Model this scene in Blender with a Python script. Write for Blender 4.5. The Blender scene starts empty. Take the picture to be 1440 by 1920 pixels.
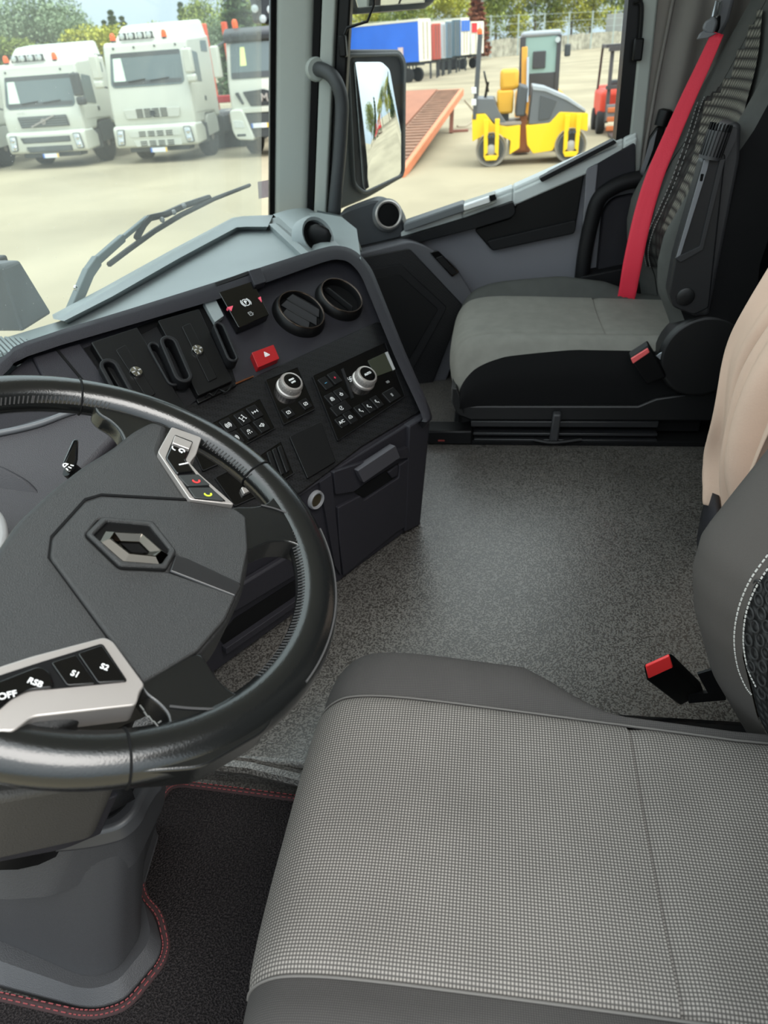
import bpy, math, random
from mathutils import Vector, Matrix
from math import sin, cos, pi, radians, sqrt, atan2
SC = bpy.context.scene
COL = SC.collection
random.seed(7)
V = Vector
# ---------------------------------------------------------------- camera
FPX = 1331.0
PITCH, ROLL, YAW = radians(33), radians(4.2), radians(10)
CAM = V((0, 0, 1.10))
FW = V((cos(PITCH)*cos(YAW), cos(PITCH)*sin(YAW), -sin(PITCH)))
_r0 = FW.cross(V((0, 0, 1))).normalized()
_u0 = _r0.cross(FW)
RT = _r0*cos(ROLL) - _u0*sin(ROLL)
UP = _u0*cos(ROLL) + _r0*sin(ROLL)
cd = bpy.data.cameras.new('camera')
cam = bpy.data.objects.new('camera', cd); COL.objects.link(cam)
cam.matrix_world = Matrix(((RT.x, UP.x, -FW.x, CAM.x), (RT.y, UP.y, -FW.y, CAM.y), (RT.z, UP.z, -FW.z, CAM.z), (0, 0, 0, 1)))
cd.sensor_fit = 'VERTICAL'; cd.sensor_height = 36.0; cd.lens = FPX/1920*36
cd.clip_start = .02; cd.clip_end = 1500
cd.dof.use_dof = True; cd.dof.focus_distance = .95; cd.dof.aperture_fstop = 8.0
SC.camera = cam
# ---------------------------------------------------------------- light: overcast sky, weak veiled sun
W = bpy.data.worlds.new('overcast'); SC.world = W; W.use_nodes = True
nt = W.node_tree; bg = nt.nodes['Background']
tc = nt.nodes.new('ShaderNodeTexCoord'); sx = nt.nodes.new('ShaderNodeSeparateXYZ'); mr = nt.nodes.new('ShaderNodeMapRange')
cr_ = nt.nodes.new('ShaderNodeValToRGB'); nz = nt.nodes.new('ShaderNodeTexNoise'); mx = nt.nodes.new('ShaderNodeMixRGB')
nt.links.new(tc.outputs['Generated'], sx.inputs[0]); nt.links.new(sx.outputs['Z'], mr.inputs['Value'])
mr.inputs['From Min'].default_value = 0; mr.inputs['From Max'].default_value = 1
nt.links.new(mr.outputs[0], cr_.inputs[0])
e = cr_.color_ramp.elements
e[0].position = 0; e[0].color = (.19, .235, .265, 1); e[1].position = 1; e[1].color = (.80, .85, .87, 1)
nz.inputs['Scale'].default_value = 2.2; nz.inputs['Detail'].default_value = 4
nt.links.new(tc.outputs['Generated'], nz.inputs['Vector'])
mx.blend_type = 'OVERLAY'; mx.inputs[0].default_value = .25
nt.links.new(cr_.outputs[0], mx.inputs[1]); nt.links.new(nz.outputs['Fac'], mx.inputs[2])
nt.links.new(mx.outputs[0], bg.inputs['Color']); bg.inputs['Strength'].default_value = 1.55
sd = bpy.data.lights.new('veiled_sun', 'SUN'); sd.energy = .9; sd.angle = radians(35); sd.color = (1, .96, .9)
so = bpy.data.objects.new('veiled_sun', sd); COL.objects.link(so)
so.rotation_euler = (radians(32), radians(-18), 0); so.location = (0, 0, 30)
vs = SC.view_settings
vs.view_transform = 'Standard'; vs.look = 'None'; vs.gamma = 1; vs.use_curve_mapping = False; vs.exposure = 1.5
SC.cycles.max_bounces = 10; SC.cycles.transparent_max_bounces = 24
# ---------------------------------------------------------------- materials
def lin(c): return tuple(((x/255)/12.92 if x/255 <= .04045 else ((x/255+.055)/1.055)**2.4) for x in c)
MATS = {}
def node(nt, t, **kw):
    n = nt.nodes.new(t)
    for k, v in kw.items(): setattr(n, k, v)
    return n
def mat(name, rgb, rough=.5, metal=0, spec=.5, bump=0, bscale=400, var=0, vscale=6, coat=0, coord='Object', emit=0):
    if name in MATS: return MATS[name]
    m = bpy.data.materials.new(name); m.use_nodes = True; nt = m.node_tree; b = nt.nodes['Principled BSDF']
    c = lin(rgb)
    b.inputs['Base Color'].default_value = (*c, 1); b.inputs['Roughness'].default_value = rough
    b.inputs['Metallic'].default_value = metal; b.inputs['Specular IOR Level'].default_value = spec
    b.inputs['Coat Weight'].default_value = coat; b.inputs['Coat Roughness'].default_value = .08
    tc = node(nt, 'ShaderNodeTexCoord')
    if bump:
        n = node(nt, 'ShaderNodeTexNoise'); n.inputs['Scale'].default_value = bscale; n.inputs['Detail'].default_value = 2
        bp = node(nt, 'ShaderNodeBump'); bp.inputs['Strength'].default_value = bump; bp.inputs['Distance'].default_value = .002
        nt.links.new(tc.outputs[coord], n.inputs['Vector']); nt.links.new(n.outputs['Fac'], bp.inputs['Height']); nt.links.new(bp.outputs[0], b.inputs['Normal'])
    if var:
        n = node(nt, 'ShaderNodeTexNoise'); n.inputs['Scale'].default_value = vscale; n.inputs['Detail'].default_value = 5
        mr = node(nt, 'ShaderNodeMapRange'); mr.inputs['From Min'].default_value = .3; mr.inputs['From Max'].default_value = .7
        mr.inputs['To Min'].default_value = 1-var; mr.inputs['To Max'].default_value = 1+var
        mu = node(nt, 'ShaderNodeMixRGB', blend_type='MULTIPLY'); mu.inputs[0].default_value = 1; mu.inputs[1].default_value = (*c, 1)
        nt.links.new(tc.outputs[coord], n.inputs['Vector']); nt.links.new(n.outputs['Fac'], mr.inputs[0]); nt.links.new(mr.outputs[0], mu.inputs[2]); nt.links.new(mu.outputs[0], b.inputs['Base Color'])
    MATS[name] = m
    return m
def pattern(name, hi, lo, fn, rough=.8, bump=.4, dist=.001, spec=.3, blur=None):
    """fn(nt, object_coordinates) returns a 0..1 height socket that mixes lo and hi"""
    m = bpy.data.materials.new(name); m.use_nodes = True; nt = m.node_tree; b = nt.nodes['Principled BSDF']
    b.inputs['Roughness'].default_value = rough; b.inputs['Specular IOR Level'].default_value = spec
    tc = node(nt, 'ShaderNodeTexCoord'); h = fn(nt, tc.outputs['Object'])
    mx = node(nt, 'ShaderNodeMixRGB'); mx.inputs[1].default_value = (*lin(lo), 1); mx.inputs[2].default_value = (*lin(hi), 1)
    nt.links.new(h, mx.inputs[0])
    n = node(nt, 'ShaderNodeTexNoise'); n.inputs['Scale'].default_value = 7; n.inputs['Detail'].default_value = 6
    mr = node(nt, 'ShaderNodeMapRange'); mr.inputs['From Min'].default_value = .3; mr.inputs['From Max'].default_value = .7; mr.inputs['To Min'].default_value = .86; mr.inputs['To Max'].default_value = 1.12
    mu = node(nt, 'ShaderNodeMixRGB', blend_type='MULTIPLY'); mu.inputs[0].default_value = 1
    nt.links.new(tc.outputs['Object'], n.inputs['Vector']); nt.links.new(n.outputs['Fac'], mr.inputs[0]); nt.links.new(mx.outputs[0], mu.inputs[1]); nt.links.new(mr.outputs[0], mu.inputs[2])
    nt.links.new(mu.outputs[0], b.inputs['Base Color'])
    if bump:
        bp = node(nt, 'ShaderNodeBump'); bp.inputs['Strength'].default_value = bump; bp.inputs['Distance'].default_value = dist
        nt.links.new(h, bp.inputs['Height']); nt.links.new(bp.outputs[0], b.inputs['Normal'])
    MATS[name] = m
    return m
def sinw(nt, v, ax, period, ph=0):
    s = node(nt, 'ShaderNodeSeparateXYZ'); nt.links.new(v, s.inputs[0])
    a = node(nt, 'ShaderNodeMath', operation='MULTIPLY_ADD'); nt.links.new(s.outputs[ax], a.inputs[0]); a.inputs[1].default_value = 2*pi/period; a.inputs[2].default_value = ph
    b = node(nt, 'ShaderNodeMath', operation='SINE'); nt.links.new(a.outputs[0], b.inputs[0])
    c = node(nt, 'ShaderNodeMath', operation='MULTIPLY_ADD'); nt.links.new(b.outputs[0], c.inputs[0]); c.inputs[1].default_value = .5; c.inputs[2].default_value = .5
    return c.outputs[0]
def mth(nt, op, a, b=None, v=0):
    n = node(nt, 'ShaderNodeMath', operation=op); nt.links.new(a, n.inputs[0])
    if b is not None: nt.links.new(b, n.inputs[1])
    else: n.inputs[1].default_value = v
    return n.outputs[0]
def weave(px, py, ax=(0, 1)):
    return lambda nt, v: mth(nt, 'MULTIPLY', mth(nt, 'POWER', sinw(nt, v, ax[0], px), v=.6), mth(nt, 'POWER', sinw(nt, v, ax[1], py), v=.6))
def maze(scale, lo=.45, hi=.55):
    def f(nt, v):
        n = node(nt, 'ShaderNodeTexNoise'); n.inputs['Scale'].default_value = scale; n.inputs['Detail'].default_value = 1; nt.links.new(v, n.inputs['Vector'])
        r = node(nt, 'ShaderNodeMapRange'); r.inputs['From Min'].default_value = lo; r.inputs['From Max'].default_value = hi; nt.links.new(n.outputs['Fac'], r.inputs[0])
        return r.outputs[0]
    return f
def carbonf(nt, v):
    c = node(nt, 'ShaderNodeTexChecker'); c.inputs['Scale'].default_value = 240; c.inputs[1].default_value = (1, 1, 1, 1); c.inputs[2].default_value = (0, 0, 0, 1); nt.links.new(v, c.inputs['Vector'])
    return c.outputs['Fac']
def glass(name, tint, dirt_haze=0.03, gloss=.06, scale=60):
    m = bpy.data.materials.new(name); m.use_nodes = True; nt = m.node_tree; nt.nodes.clear()
    out = node(nt, 'ShaderNodeOutputMaterial'); tr = node(nt, 'ShaderNodeBsdfTransparent'); tr.inputs[0].default_value = (*tint, 1)
    gl = node(nt, 'ShaderNodeBsdfGlossy'); gl.inputs['Roughness'].default_value = .02; gl.inputs[0].default_value = (1, 1, 1, 1)
    lw = node(nt, 'ShaderNodeLayerWeight'); fz = mth(nt, 'MULTIPLY', mth(nt, 'POWER', lw.outputs['Facing'], v=5), v=.22); fz = mth(nt, 'ADD', fz, v=.008)
    m1 = node(nt, 'ShaderNodeMixShader'); nt.links.new(fz, m1.inputs[0]); nt.links.new(tr.outputs[0], m1.inputs[1]); nt.links.new(gl.outputs[0], m1.inputs[2])
    df = node(nt, 'ShaderNodeBsdfTranslucent'); df.inputs[0].default_value = (.75, .78, .76, 1)
    tc = node(nt, 'ShaderNodeTexCoord'); n = node(nt, 'ShaderNodeTexNoise'); n.inputs['Scale'].default_value = 3; n.inputs['Detail'].default_value = 4; nt.links.new(tc.outputs['Object'], n.inputs['Vector'])
    vo = node(nt, 'ShaderNodeTexVoronoi'); vo.inputs['Scale'].default_value = scale; nt.links.new(tc.outputs['Object'], vo.inputs['Vector'])
    sp = mth(nt, 'LESS_THAN', vo.outputs['Distance'], v=.05)
    d = mth(nt, 'MULTIPLY', n.outputs['Fac'], v=dirt_haze*1.2); s2 = mth(nt, 'MULTIPLY', sp, v=.25 if dirt_haze > .02 else 0); d = mth(nt, 'ADD', d, s2)  # dust film whose strength also paints in the pale wash over the view
    m2 = node(nt, 'ShaderNodeMixShader'); nt.links.new(d, m2.inputs[0]); nt.links.new(m1.outputs[0], m2.inputs[1]); nt.links.new(df.outputs[0], m2.inputs[2])
    nt.links.new(m2.outputs[0], out.inputs[0]); MATS[name] = m
    return m
M_PLA = mat('charcoal_plastic', (38, 37, 42), .55, bump=.35, bscale=900, spec=.25)
M_PLD = mat('dark_plastic', (20, 20, 22), .5, bump=.25, bscale=900, spec=.22)
M_BLK = mat('black_plastic', (10, 10, 11), .42, spec=.25)
M_PIT = mat('black_recess', (7, 7, 8), .8, spec=.2)
M_GLS = mat('gloss_black', (8, 8, 9), .12, spec=.5, coat=.3)
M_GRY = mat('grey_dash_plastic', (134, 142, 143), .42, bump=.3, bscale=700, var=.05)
M_GRL = mat('light_grey_trim', (158, 163, 158), .45, bump=.2, bscale=700)
M_DOR = mat('door_grey_plastic', (112, 112, 118), .65, bump=.25, bscale=700)
M_SLV = mat('satin_silver', (178, 172, 168), .34, metal=.6)
M_CHR = mat('chrome', (215, 215, 215), .12, metal=1)
M_LEA = mat('black_leather', (20, 21, 21), .19, spec=.75, bump=.07, bscale=600)
M_HUB = mat('grained_hub_plastic', (29, 29, 29), .40, spec=.6, bump=.55, bscale=1500)
M_STI = mat('dark_thread', (58, 57, 57), .8)
M_WTH = mat('white_thread', (205, 203, 198), .8)
M_REDT = mat('red_thread', (112, 46, 48), .8)
M_BND = mat('dark_red_binding', (40, 20, 21), .85)
M_WHT = mat('white_print', (225, 225, 225), .6)
M_GRP = mat('grey_print', (150, 150, 150), .6)
M_RED = mat('red_switch', (150, 20, 26), .3, coat=.3)
M_BUC = mat('red_buckle_button', (222, 52, 52), .4)
M_BLT = mat('red_belt_webbing', (238, 52, 76), .6, bump=.3, bscale=300)
M_SEATD = pattern('dark_seat_cloth', (78, 75, 73), (58, 56, 55), weave(.0021, .0021), .85, .25)
M_SEATL = pattern('woven_seat_cloth', (146, 141, 135), (64, 61, 59), weave(.0033, .0033), .85, .35)
M_SEATP = mat('plain_grey_seat_cloth', (120, 119, 113), .9, var=.08, vscale=30, spec=.2)
M_SEATQ = mat('dark_grey_seat_cloth', (74, 75, 73), .9, var=.08, vscale=30, spec=.2)
M_SEATB = mat('black_seat_cloth', (17, 17, 18), .9, spec=.2)
M_STRP = pattern('ribbed_seat_cloth', (128, 126, 116), (34, 34, 32), weave(.013, .019, (0, 2)), .85, .5)
M_FLOOR = pattern('rubber_floor', (94, 91, 87), (52, 49, 46), maze(330, .42, .58), .31, .3, .0006, spec=.8)
M_CARP = pattern('black_carpet', (46, 42, 42), (20, 18, 19), maze(420, .35, .65), .95, .8, .003, spec=.1)
M_CARB = pattern('carbon_look', (25, 25, 27), (13, 13, 14), carbonf, .38, .3, .0004, spec=.3)
M_CURT = mat('grey_curtain', (122, 118, 114), .9, spec=.1, var=.06, vscale=12)
M_SHT = mat('beige_cloth', (210, 182, 163), .9, spec=.1, var=.05, vscale=8, bump=.2, bscale=300)
M_GLA = glass('windscreen_glass', (.88, .92, .91), .09)
M_GLB = glass('side_glass', (.93, .95, .94), .01)
M_MIR = mat('mirror_glass', (240, 244, 245), .015, metal=1)
# ---------------------------------------------------------------- mesh helpers
def cr(P, n, closed=False):
    """Catmull-Rom through points (any dimension), n samples per span"""
    P = [V(p) for p in P]; N = len(P); out = []
    for i in range(N if closed else N-1):
        g = (lambda k: P[k % N]) if closed else (lambda k: P[min(max(k, 0), N-1)])
        a, b, c, d = g(i-1), g(i), g(i+1), g(i+2)
        if not closed:
            if i == 0: a = b*2-c
            if i == N-2: d = c*2-b
        for k in range(n):
            t = k/n
            out.append(.5*((2*b)+(c-a)*t+(2*a-5*b+4*c-d)*t*t+(-a+3*b-3*c+d)*t**3))
    if not closed: out.append(P[-1])
    return out
def perp(d):
    d = d.normalized(); a = V((0, 0, 1)) if abs(d.z) < .9 else V((1, 0, 0))
    u = d.cross(a).normalized(); return u, u.cross(d)
class B:
    def __init__(s): s.v = []; s.f = []
    def add(s, v, f):
        k = len(s.v); s.v += [V(x) for x in v]; s.f += [tuple(i+k for i in q) for q in f]; return s
    def prism(s, P, Q):
        n = len(P); return s.add(list(P)+list(Q), [tuple(range(n))[::-1], tuple(range(n, 2*n))]+[(i, (i+1) % n, n+(i+1) % n, n+i) for i in range(n)])
    def box(s, x0, x1, y0, y1, z0, z1):
        P = [(x0, y0), (x1, y0), (x1, y1), (x0, y1)]
        return s.prism([(x, y, z0) for x, y in P], [(x, y, z1) for x, y in P])
    def ext(s, P, d):
        d = V(d); return s.prism(P, [V(p)+d for p in P])
    def tube(s, path, r, n=10, closed=False, caps=True, flat=None):
        path = [V(p) for p in path]; m = len(path); vs = []; up = None
        for i, p in enumerate(path):
            a = path[(i-1) % m] if closed or i else p; c = path[(i+1) % m] if closed or i < m-1 else p
            d = (c-a).normalized()
            if up is None: u, w = perp(d)
            else: u = (up-d*up.dot(d)).normalized(); w = u.cross(d)
            up = u; rr = r[i] if isinstance(r, (list, tuple)) else r
            for k in range(n):
                t = 2*pi*k/n; vs.append(p+u*rr*cos(t)+w*rr*sin(t)*(flat or 1))
        fs = []
        for i in range(m if closed else m-1):
            for k in range(n):
                j = (i+1) % m; fs.append((i*n+k, i*n+(k+1) % n, j*n+(k+1) % n, j*n+k))
        if caps and not closed: fs += [tuple(range(n))[::-1], tuple(range((m-1)*n, m*n))]
        return s.add(vs, fs)
    def lathe(s, prof, o, ax, n=24):
        ax = V(ax).normalized(); u, w = perp(ax); o = V(o); vs = []
        for r, h in prof:
            for k in range(n):
                t = 2*pi*k/n; vs.append(o+ax*h+u*r*cos(t)+w*r*sin(t))
        m = len(prof); fs = [(i*n+k, i*n+(k+1) % n, (i+1)*n+(k+1) % n, (i+1)*n+k) for i in range(m-1) for k in range(n)]
        fs += [tuple(range(n))[::-1], tuple(range((m-1)*n, m*n))]
        return s.add(vs, fs)
    def grid(s, rows, cu=False, cv=False):
        m, n = len(rows), len(rows[0])
        fs = [(i*n+k, i*n+(k+1) % n, ((i+1) % m)*n+(k+1) % n, ((i+1) % m)*n+k) for i in range(m if cv else m-1) for k in range(n if cu else n-1)]
        return s.add([p for r in rows for p in r], fs)
    def ball(s, c, r, n=10, sc=(1, 1, 1)):
        c = V(c); rows = []
        for i in range(n//2+1):
            a = -pi/2+pi*i/(n//2); q = max(cos(a), .01)
            rows.append([c+V((r*q*cos(2*pi*k/n)*sc[0], r*q*sin(2*pi*k/n)*sc[1], r*sin(a)*sc[2])) for k in range(n)])
        return s.grid(rows, cu=True)
    def bar(s, a, b, w, h, up=(0, 0, 1)):
        a, b, up = V(a), V(b), V(up); d = (b-a).normalized(); q = d.cross(up).normalized()*w/2; t = q.cross(d).normalized()*h/2
        return s.prism([a-q-t, a+q-t, a+q+t, a-q+t], [b-q-t, b+q-t, b+q+t, b-q+t])
ORG = {}
def obj(name, b, m, parent=None, bev=0, seg=2, ang=40, sub=0, solid=0, off=0, kind=None, label=None):
    me = bpy.data.meshes.new(name); o0 = ORG.get(parent.name, V()) if parent else V()
    me.from_pydata([tuple(p-o0) for p in b.v], [], b.f); me.update()
    import bmesh
    bm = bmesh.new(); bm.from_mesh(me); bmesh.ops.recalc_face_normals(bm, faces=bm.faces); bm.to_mesh(me); bm.free()
    me.materials.append(m)
    for p in me.polygons: p.use_smooth = True
    if ang < 180: me.set_sharp_from_angle(angle=radians(ang))
    o = bpy.data.objects.new(name, me); COL.objects.link(o)
    if parent: o.parent = parent; ORG[o.name] = o0
    if solid: k = o.modifiers.new('solidify', 'SOLIDIFY'); k.thickness = solid; k.offset = off
    if bev: k = o.modifiers.new('bevel', 'BEVEL'); k.width = bev; k.segments = seg; k.limit_method = 'ANGLE'; k.angle_limit = radians(35); k.use_clamp_overlap = True
    if sub: k = o.modifiers.new('subdivision', 'SUBSURF'); k.levels = sub; k.render_levels = sub
    if kind: o['kind'] = kind
    if label: o['label'] = label
    return o
def tag(o, label, cat, group=None):
    o['label'] = label; o['category'] = cat
    if group: o['group'] = group
    return o
def thing(name, label, cat, loc=(0, 0, 0), group=None, local=False, rotz=0):
    o = bpy.data.objects.new(name, None); COL.objects.link(o); o.location = loc; o.rotation_euler = (0, 0, rotz)
    ORG[o.name] = V() if local else V(loc)
    o.empty_display_size = .05
    return tag(o, label, cat, group)
def clone(root, loc, rotz=0, label=None, name=None, scale=None):
    def rec(o, par):
        c = o.copy(); COL.objects.link(c); c.parent = par
        for ch in [x for x in o.children]: rec(ch, c)
        return c
    r = rec(root, None); r.location = loc; r.rotation_euler = (0, 0, rotz)
    if scale: r.scale = scale
    if label: r['label'] = label
    return r
# ---------------------------------------------------------------- points of the photograph on planes of the place
def ray(x, y): return FW + RT*((x-720)/FPX) - UP*((y-960)/FPX)
def PX(x, y, X): d = ray(x, y); return CAM+d*(X/d.x)
def PY(x, y, Y): d = ray(x, y); return CAM+d*(Y/d.y)
def PZ(x, y, Z): d = ray(x, y); return CAM+d*((Z-CAM.z)/d.z)
class Fr:
    def __init__(s, o, n, u):
        s.o = V(o); s.n = V(n).normalized(); u = V(u); s.u = (u-s.n*u.dot(s.n)).normalized(); s.v = s.n.cross(s.u)
    def at(s, x, y, off=0):
        d = ray(x, y); o = s.o+s.n*off; return CAM+d*((o-CAM).dot(s.n)/d.dot(s.n))
    def loc(s, p): q = V(p)-s.o; return V((q.dot(s.u), q.dot(s.v)))
    def pt(s, a, b, c=0): return s.o+s.u*a+s.v*b+s.n*c
def rnd(P, r, n=4):
    """round the corners of a 2-D polygon"""
    if not r: return [V(p) for p in P]
    out = []; N = len(P); rs = r if isinstance(r, (list, tuple)) else [r]*N
    for i in range(N):
        a, b, c = V(P[i-1]), V(P[i]), V(P[(i+1) % N]); d1 = (a-b); d2 = (c-b); q = min(rs[i], d1.length*.45, d2.length*.45)
        p1 = b+d1.normalized()*q; p2 = b+d2.normalized()*q
        for k in range(n+1):
            t = k/n; out.append(p1*(1-t)**2+b*2*t*(1-t)+p2*t*t)
    return out
def pixpoly(fr, pix, off=0): return [fr.loc(fr.at(x, y, off)) for x, y in pix]
def plate(name, pix, fr, h0, h1, m, parent, r=0, bev=.001, seg=2, sc=1, **kw):
    P = rnd(pixpoly(fr, pix, h1), r)
    if sc != 1:
        c = sum(P, V((0, 0)))/len(P); P = [c+(p-c)*sc for p in P]
    b = B().prism([fr.pt(p.x, p.y, h0) for p in P], [fr.pt(p.x, p.y, h1) for p in P])
    return obj(name, b, m, parent, bev=bev, seg=seg, **kw)
def ring(name, out, inn, fr, h0, h1, m, parent, bev=.001, seg=2, **kw):
    """frame between two 2-D outlines of equal length"""
    n = len(out); vs = []
    for P, h in ((out, h0), (out, h1), (inn, h1), (inn, h0)): vs += [fr.pt(p.x, p.y, h) for p in P]
    fs = [(k*n+i, k*n+(i+1) % n, ((k+1) % 4)*n+(i+1) % n, ((k+1) % 4)*n+i) for k in range(4) for i in range(n)]
    return obj(name, B().add(vs, fs), m, parent, bev=bev, seg=seg, **kw)
def scaled(P, d):
    c = sum(P, V((0, 0)))/len(P); return [p+(c-p).normalized()*d for p in P]
def strokes(name, lines, fr, c, s, h, m, parent, w=.0011, rot=0, b=None):
    """thin printed lines: polylines in unit coordinates about pixel centre c"""
    o = fr.loc(fr.at(*c, h)); bb = b or B(); ca, sa = cos(rot), sin(rot)
    for L in lines:
        for (x0, y0), (x1, y1) in zip(L, L[1:]):
            a = V((x0*ca-y0*sa, x0*sa+y0*ca))*s+o; e = V((x1*ca-y1*sa, x1*sa+y1*ca))*s+o
            bb.bar(fr.pt(a.x, a.y, h), fr.pt(e.x, e.y, h), w, .0006, fr.n)
    if b is None and name: return obj(name, bb, m, parent)
def arc(cx, cy, r, a0, a1, n=8): return [(cx+r*cos(radians(a0+(a1-a0)*k/n)), cy+r*sin(radians(a0+(a1-a0)*k/n))) for k in range(n+1)]
def text(name, s, fr, c, size, h, m, parent, rot=0, ext=.0003, bold=0, world=None):
    cu = bpy.data.curves.new(name, 'FONT'); cu.body = s; cu.size = size; cu.extrude = ext; cu.align_x = 'CENTER'; cu.align_y = 'CENTER'; cu.offset = bold
    t = bpy.data.objects.new('t', cu); COL.objects.link(t)
    me = bpy.data.meshes.new_from_object(t.evaluated_get(bpy.context.evaluated_depsgraph_get())); bpy.data.objects.remove(t); bpy.data.curves.remove(cu)
    o = fr.loc(fr.at(*c, h)) if world is None else V(world); ca, sa = cos(rot), sin(rot); b = B()
    b.add([fr.pt(o.x+p.co.x*ca-p.co.y*sa, o.y+p.co.x*sa+p.co.y*ca, h+p.co.z) for p in me.vertices], [tuple(p.vertices) for p in me.polygons])
    bpy.data.meshes.remove(me)
    return obj(name, b, m, parent, ang=180)
def plate2(name, P, fr, h0, h1, m, parent, r=0, bev=.004, seg=2, **kw):
    P = rnd(P, r)
    return obj(name, B().prism([fr.pt(p[0], p[1], h0) for p in P], [fr.pt(p[0], p[1], h1) for p in P]), m, parent, bev=bev, seg=seg, **kw)
def rect(cx, cy, w, h): return [(cx-w/2, cy-h/2), (cx+w/2, cy-h/2), (cx+w/2, cy+h/2), (cx-w/2, cy+h/2)]
# ================================================================ the yard outside
GZ = -1.25
def groundmat():
    m = mat('pale_gravel_yard', (152, 143, 121), .95, bump=.5, bscale=6, var=.22, vscale=.22, spec=.1)
    return m
g = B().box(-60, 420, -260, 260, GZ-.3, GZ)
obj('ground', g, groundmat(), kind='structure')
M_TWH = mat('white_truck_paint', (196, 198, 186), .3, coat=.3, var=.03, vscale=1.5)
M_TWD = mat('white_bumper_paint', (190, 192, 182), .4)
M_TGL = mat('dark_truck_glass', (84, 98, 100), .15, spec=.6)
M_TDK = mat('dark_grey_truck_plastic', (60, 64, 66), .55)
M_TYR = mat('tyre_rubber', (38, 38, 39), .9, bump=.3, bscale=30)
M_RIM = mat('dusty_wheel_rim', (150, 140, 130), .5, metal=.3)
M_ORG = mat('orange_beacon', (255, 96, 20), .25)
M_LMP = mat('headlamp_glass', (206, 212, 210), .12, metal=.3)
M_PLT = mat('number_plate_white', (222, 226, 228), .5)
M_PBL = mat('plate_blue', (60, 110, 190), .5)
M_PYL = mat('plate_yellow', (236, 190, 50), .5)
M_BSC = mat('black_roof_visor', (48, 52, 56), .4)
def wheel(parent, c, r, w, rim=M_RIM, dual=False):
    c = V(c); t = obj('wheel', B().lathe([(r*.55, -w/2), (r*.93, -w/2), (r, -w*.4), (r, w*.4), (r*.93, w/2), (r*.55, w/2)], c, (0, 1, 0), 28), M_TYR, parent, ang=50)
    obj('wheel_rim', B().lathe([(r*.58, -w*.48), (r*.5, -w*.40), (r*.42, -w*.30), (r*.2, -w*.28), (r*.18, -w*.52), (r*.05, -w*.54)], c, (0, 1, 0), 20), rim, t)
    b = B()
    for k in range(8):
        a = 2*pi*k/8; b.lathe([(.03, -w*.36), (.03, -w*.26)], c+V((r*.33*cos(a), 0, r*.33*sin(a))), (0, 1, 0), 6)
    obj('wheel_nut', b, M_TDK, t, kind='stuff')
def lamp(parent, c, w, h, fr, name='headlight', tilt=.0):
    P = [(c[0]-w/2+tilt, c[1]+h/2), (c[0]+w/2+tilt, c[1]+h/2), (c[0]+w/2-tilt, c[1]-h/2), (c[0]-w/2-tilt, c[1]-h/2)]
    q = plate2(name, P, fr, -.02, .025, M_TDK, parent, r=.04, bev=.01)
    P2 = [(c[0]+(x-c[0])*.82, c[1]+(y-c[1])*.88) for x, y in P]
    plate2('lens', P2, fr, .02, .035, M_LMP, q, r=.03, bev=.005)
    for k in (-.25, .2): obj('bulb', B().lathe([(.07, .03), (.06, .045), (.02, .05)], fr.pt(c[0], c[1]+h*k, 0), fr.n, 12), M_CHR, q)
def numberplate(parent, c, fr, yellow=True):
    q = plate2('number_plate', rect(c[0], c[1], .5, .115), fr, 0, .015, M_PLT, parent, bev=.003)
    plate2('plate_band', rect(c[0]-.225, c[1], .05, .11), fr, .014, .018, M_PBL, q, bev=0)
    if yellow: plate2('plate_end', rect(c[0]+.225, c[1], .045, .11), fr, .014, .018, M_PYL, q, bev=0)
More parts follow.
